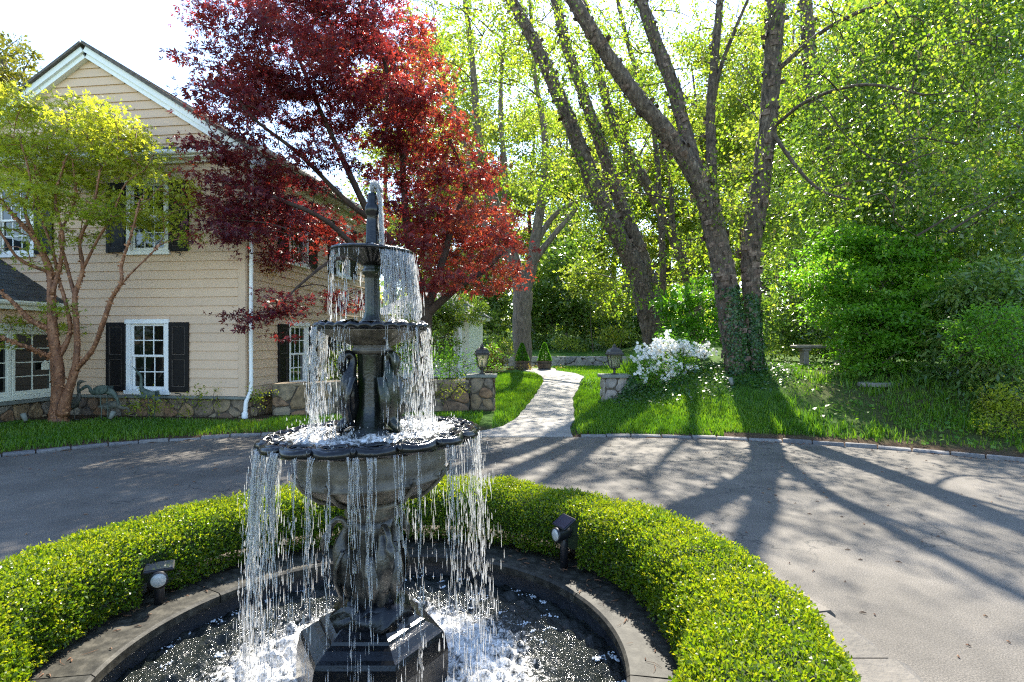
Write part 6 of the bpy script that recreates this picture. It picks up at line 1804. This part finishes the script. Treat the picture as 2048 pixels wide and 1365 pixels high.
# ================================================================== SMALL OBJECTS
def planter(px, label, label2):
    Y = 26.9; X = (px - 1024) / F * Y; z = gz(X, Y) + .03
    t = thing('barrel_planter', label, 'planter', (X, Y, z), 0, 'half barrel planters at the path end')
    NS = 18
    for k in range(NS):
        a0 = 2 * np.pi * k / NS + .012; a1 = 2 * np.pi * (k + 1) / NS - .012
        V = []
        for r0, zz in ((.285, 0), (.325, .22), (.345, .44)):
            for a, rr in ((a0, r0), (a1, r0), (a1, r0 - .03), (a0, r0 - .03)): V.append((rr * math.cos(a), rr * math.sin(a), zz))
        fc = [(i * 4 + j, i * 4 + (j + 1) % 4, i * 4 + 4 + (j + 1) % 4, i * 4 + 4 + j) for i in range(2) for j in range(4)] + [(3, 2, 1, 0), (8, 9, 10, 11)]
        m = MB(); m.add(V, fc); part('stave', m, M['wood'], t)
    for zz, r in ((.07, .302), (.33, .342)):
        part('hoop', MB().lathe([(r - .012, zz - .02), (r, zz - .02), (r + .004, zz + .02), (r - .012, zz + .02)], 24), M['black'], t)
    part('soil', MB().lathe([(.30, .36), (.30, .39), (.02, .41)], 18), M['litter'], t)
    s_ = thing('dwarf_spruce', label2, 'shrub', (X, Y, z + .40), 0, 'dwarf spruces in the half barrels')
    part('trunk', MB().tube([(0, 0, 0), (0, 0, .7)], [.03, .01], 7), M['bark_dark'], s_)
    n = 9000; zz = rng.random(n) ** 1.3; a = rng.random(n) * 6.28
    r = (.31 * (1 - zz) ** .8 + .02) * (.55 + .45 * rng.random(n) ** .4) * (1 + .08 * np.sin(a * 5 + zz * 9))
    pos = np.c_[r * np.cos(a), r * np.sin(a), .02 + zz * .85]; d = nrm(np.c_[np.cos(a), np.sin(a), np.full(n, .5)] + rgauss(n, .35))
    V, Qd = leaf_quads(pos, d, nrm(rgauss(n)), .045, .018, .2)
    link('crown', mesh_np('crown', V, Qd, M['l_shrub'], rng.random(n) * .6), s_)
planter(1044, 'weathered half barrel planter standing before the grey tree', 'clipped cone spruce in the barrel before the grey tree')
planter(1089, 'weathered half barrel planter out on the open path end', 'clipped cone spruce in the barrel at the open path end')

# stone bench
bx, by = 6.95, 12.75; bz = gz(bx, by)
t = thing('stone_bench', 'grey stone bench half hidden under the dogwood shrub', 'bench', (bx, by, bz), rad(-6))
part('seat', MB().box(-.62, .62, -.2, .2, .42, .49, .02), M['bench'], t)
for x in (-.38, .38):
    part('leg', MB().box(x - .09, x + .09, -.16, .16, -.1, .06, .012).box(x - .055, x + .055, -.13, .13, .061, .36, .01).box(x - .09, x + .09, -.16, .16, .361, .419, .012), M['bench'], t)
# stepping stones through the bed
for k, (px, py) in enumerate(((1755, 800), (1765, 825), (1700, 770))):
    if k: continue
    Y = [10.7, 10.1, 11.6][k]; X = (px - 1024) / F * Y
    V = []; nn = 9; aa = np.sort(rng.random(nn) * 6.28); rr = .26 + .08 * rng.random(nn)
    for zz, f in ((-.05, 1), (.012, 1), (.02, .95)): V += [(r * f * math.cos(a) * 1.3, r * f * math.sin(a), zz) for r, a in zip(rr, aa)]
    fc = [(i * nn + j, i * nn + (j + 1) % nn, (i + 1) * nn + (j + 1) % nn, (i + 1) * nn + j) for i in range(2) for j in range(nn)] + [tuple(2 * nn + j for j in range(nn))]
    tag(link('stepping_stone', mesh_py('stepping_stone', V, fc, M['bench']), None, (X, Y, gz(X, Y) - .005)), ['flat grey stepping stone under the dogwood branches', 'flat grey stepping stone among the daffodil leaves', 'flat grey stepping stone below the stone bench'][k], 'stone', 'stepping stones in the bed')

# bronze cranes by the foundation
def crane(label, x, y, rows, yaw, mat, legs, scale=1.0, wings=True):
    t = thing('crane_statue', label, 'statue', (x, y, gz(x, y)), yaw, 'bronze cranes by the foundation')
    a = spline(rows, 44)
    pth_ = np.c_[a[:, 0], np.zeros(len(a)), a[:, 1]] * scale
    part('body', MB().tube(pth_, np.maximum(a[:, 2], .003) * scale, 12, True, np.c_[np.ones(len(a)) * .8, np.ones(len(a))]), M[mat], t, True)
    if wings:
        for sd in (-1, 1):
            w0 = legs[0][0]
            m = MB(); nu, nv = 8, 5; V = []
            for i in range(nu):
                f = i / (nu - 1)
                for j in range(nv):
                    g = j / (nv - 1)
                    V.append(((w0 + .16 - .42 * f) * scale, sd * (.075 + .03 * math.sin(math.pi * f) * math.sin(math.pi * g) - .04 * f) * scale, (legs[0][1] + .13 - .10 * f - .13 * g * math.sin(math.pi * (.25 + .7 * f)) + .006 * (i % 2)) * scale))
            n0 = len(V); V += [(q[0], q[1] - sd * .012, q[2]) for q in V]
            fc = [(i * nv + j, i * nv + j + 1, (i + 1) * nv + j + 1, (i + 1) * nv + j) for i in range(nu - 1) for j in range(nv - 1)]
            fc += [tuple(n0 + q for q in f[::-1]) for f in fc]
            m.add(V, fc); part('wing', m, M[mat], t, True)
    for k, (lx, lz) in enumerate(legs):
        sd = -.035 if k == 0 else .035
        m = MB().tube(spline([(lx * scale, sd * scale, lz * scale), ((lx - .01) * scale, sd * scale, lz * .55 * scale), ((lx + .012) * scale, sd * scale, lz * .5 * scale), (lx * scale, sd * scale, 0)], 9), .009 * scale, 6)
        for q in (-.5, 0, .5): m.tube([(lx * scale, sd * scale, .008), ((lx + .08 * math.cos(q)) * scale, (sd + .08 * math.sin(q)) * scale, .004)], .006, 5)
        part('leg', m, M[mat], t, True)
c = P(160, 853, 11.05); crane('grey bronze crane standing upright beside the maple trunk', c[0] - .15, 11.0, [(-.26, .16, .01), (-.2, .2, .035), (-.08, .27, .085), (.06, .33, .09), (.15, .40, .06), (.18, .50, .036), (.16, .60, .028), (.165, .68, .026), (.19, .735, .036), (.24, .75, .026), (.29, .745, .010), (.34, .755, .003)], rad(-4), 'bronze_grey', [(-.04, .22), (.05, .23)])
crane('verdigris crane bending its neck back with arched body', P(205, 853, 10.9)[0], 10.9, [(.34, .30, .006), (.30, .42, .03), (.20, .54, .06), (.05, .60, .085), (-.10, .585, .08), (-.19, .54, .05), (-.24, .56, .034), (-.27, .63, .03), (-.33, .66, .03), (-.40, .63, .032), (-.46, .58, .022), (-.50, .54, .010), (-.54, .50, .003)], rad(-6), 'verdigris', [(.0, .54), (.07, .55)])
crane('small grey crane lowering its head behind the arched one', P(228, 850, 11.1)[0], 11.08, [(-.30, .28, .008), (-.22, .32, .04), (-.08, .34, .085), (.08, .33, .08), (.17, .28, .05), (.24, .26, .03), (.30, .27, .026), (.34, .22, .026), (.35, .15, .016), (.36, .08, .004)], rad(4), 'bronze_grey', [(-.06, .28), (.02, .28)], .85)
crane('verdigris crane with raised neck standing before the lower window', P(292, 848, 11.15)[0], 11.12, [(.36, .36, .008), (.28, .42, .04), (.15, .50, .08), (.02, .56, .085), (-.06, .63, .055), (-.085, .74, .033), (-.085, .85, .027), (-.095, .92, .028), (-.13, .97, .034), (-.17, 1.02, .024), (-.23, 1.08, .010), (-.28, 1.13, .003)], rad(0), 'verdigris', [(.10, .48), (.17, .48)], .92)

# little ground spots
def ground_spot(x, y, label, lean):
    t = thing('ground_spotlight', label, 'spotlight', (x, y, gz(x, y)), lean)
    part('stake', MB().tube([(0, 0, -.05), (0, 0, .10)], .012, 6), M['black'], t)
    part('lamp_head', MB().tube([(-.02, 0, .08), (.02, 0, .15), (.05, 0, .21)], [.03, .042, .045], 12), M['ledge'], t, True)
c = P(222, 856, 10.6); ground_spot(c[0], 10.6, 'small grey ground spotlight in the grass below the cranes', 1.2)
c = P(1463, 770, 11.3); ground_spot(c[0], 11.3, 'small grey ground spotlight at the ivy covered birch foot', 1.6)
c = P(50, 872, 10.3); ground_spot(c[0], 10.3, 'small grey ground spotlight lying near the wing foundation', 2.9)
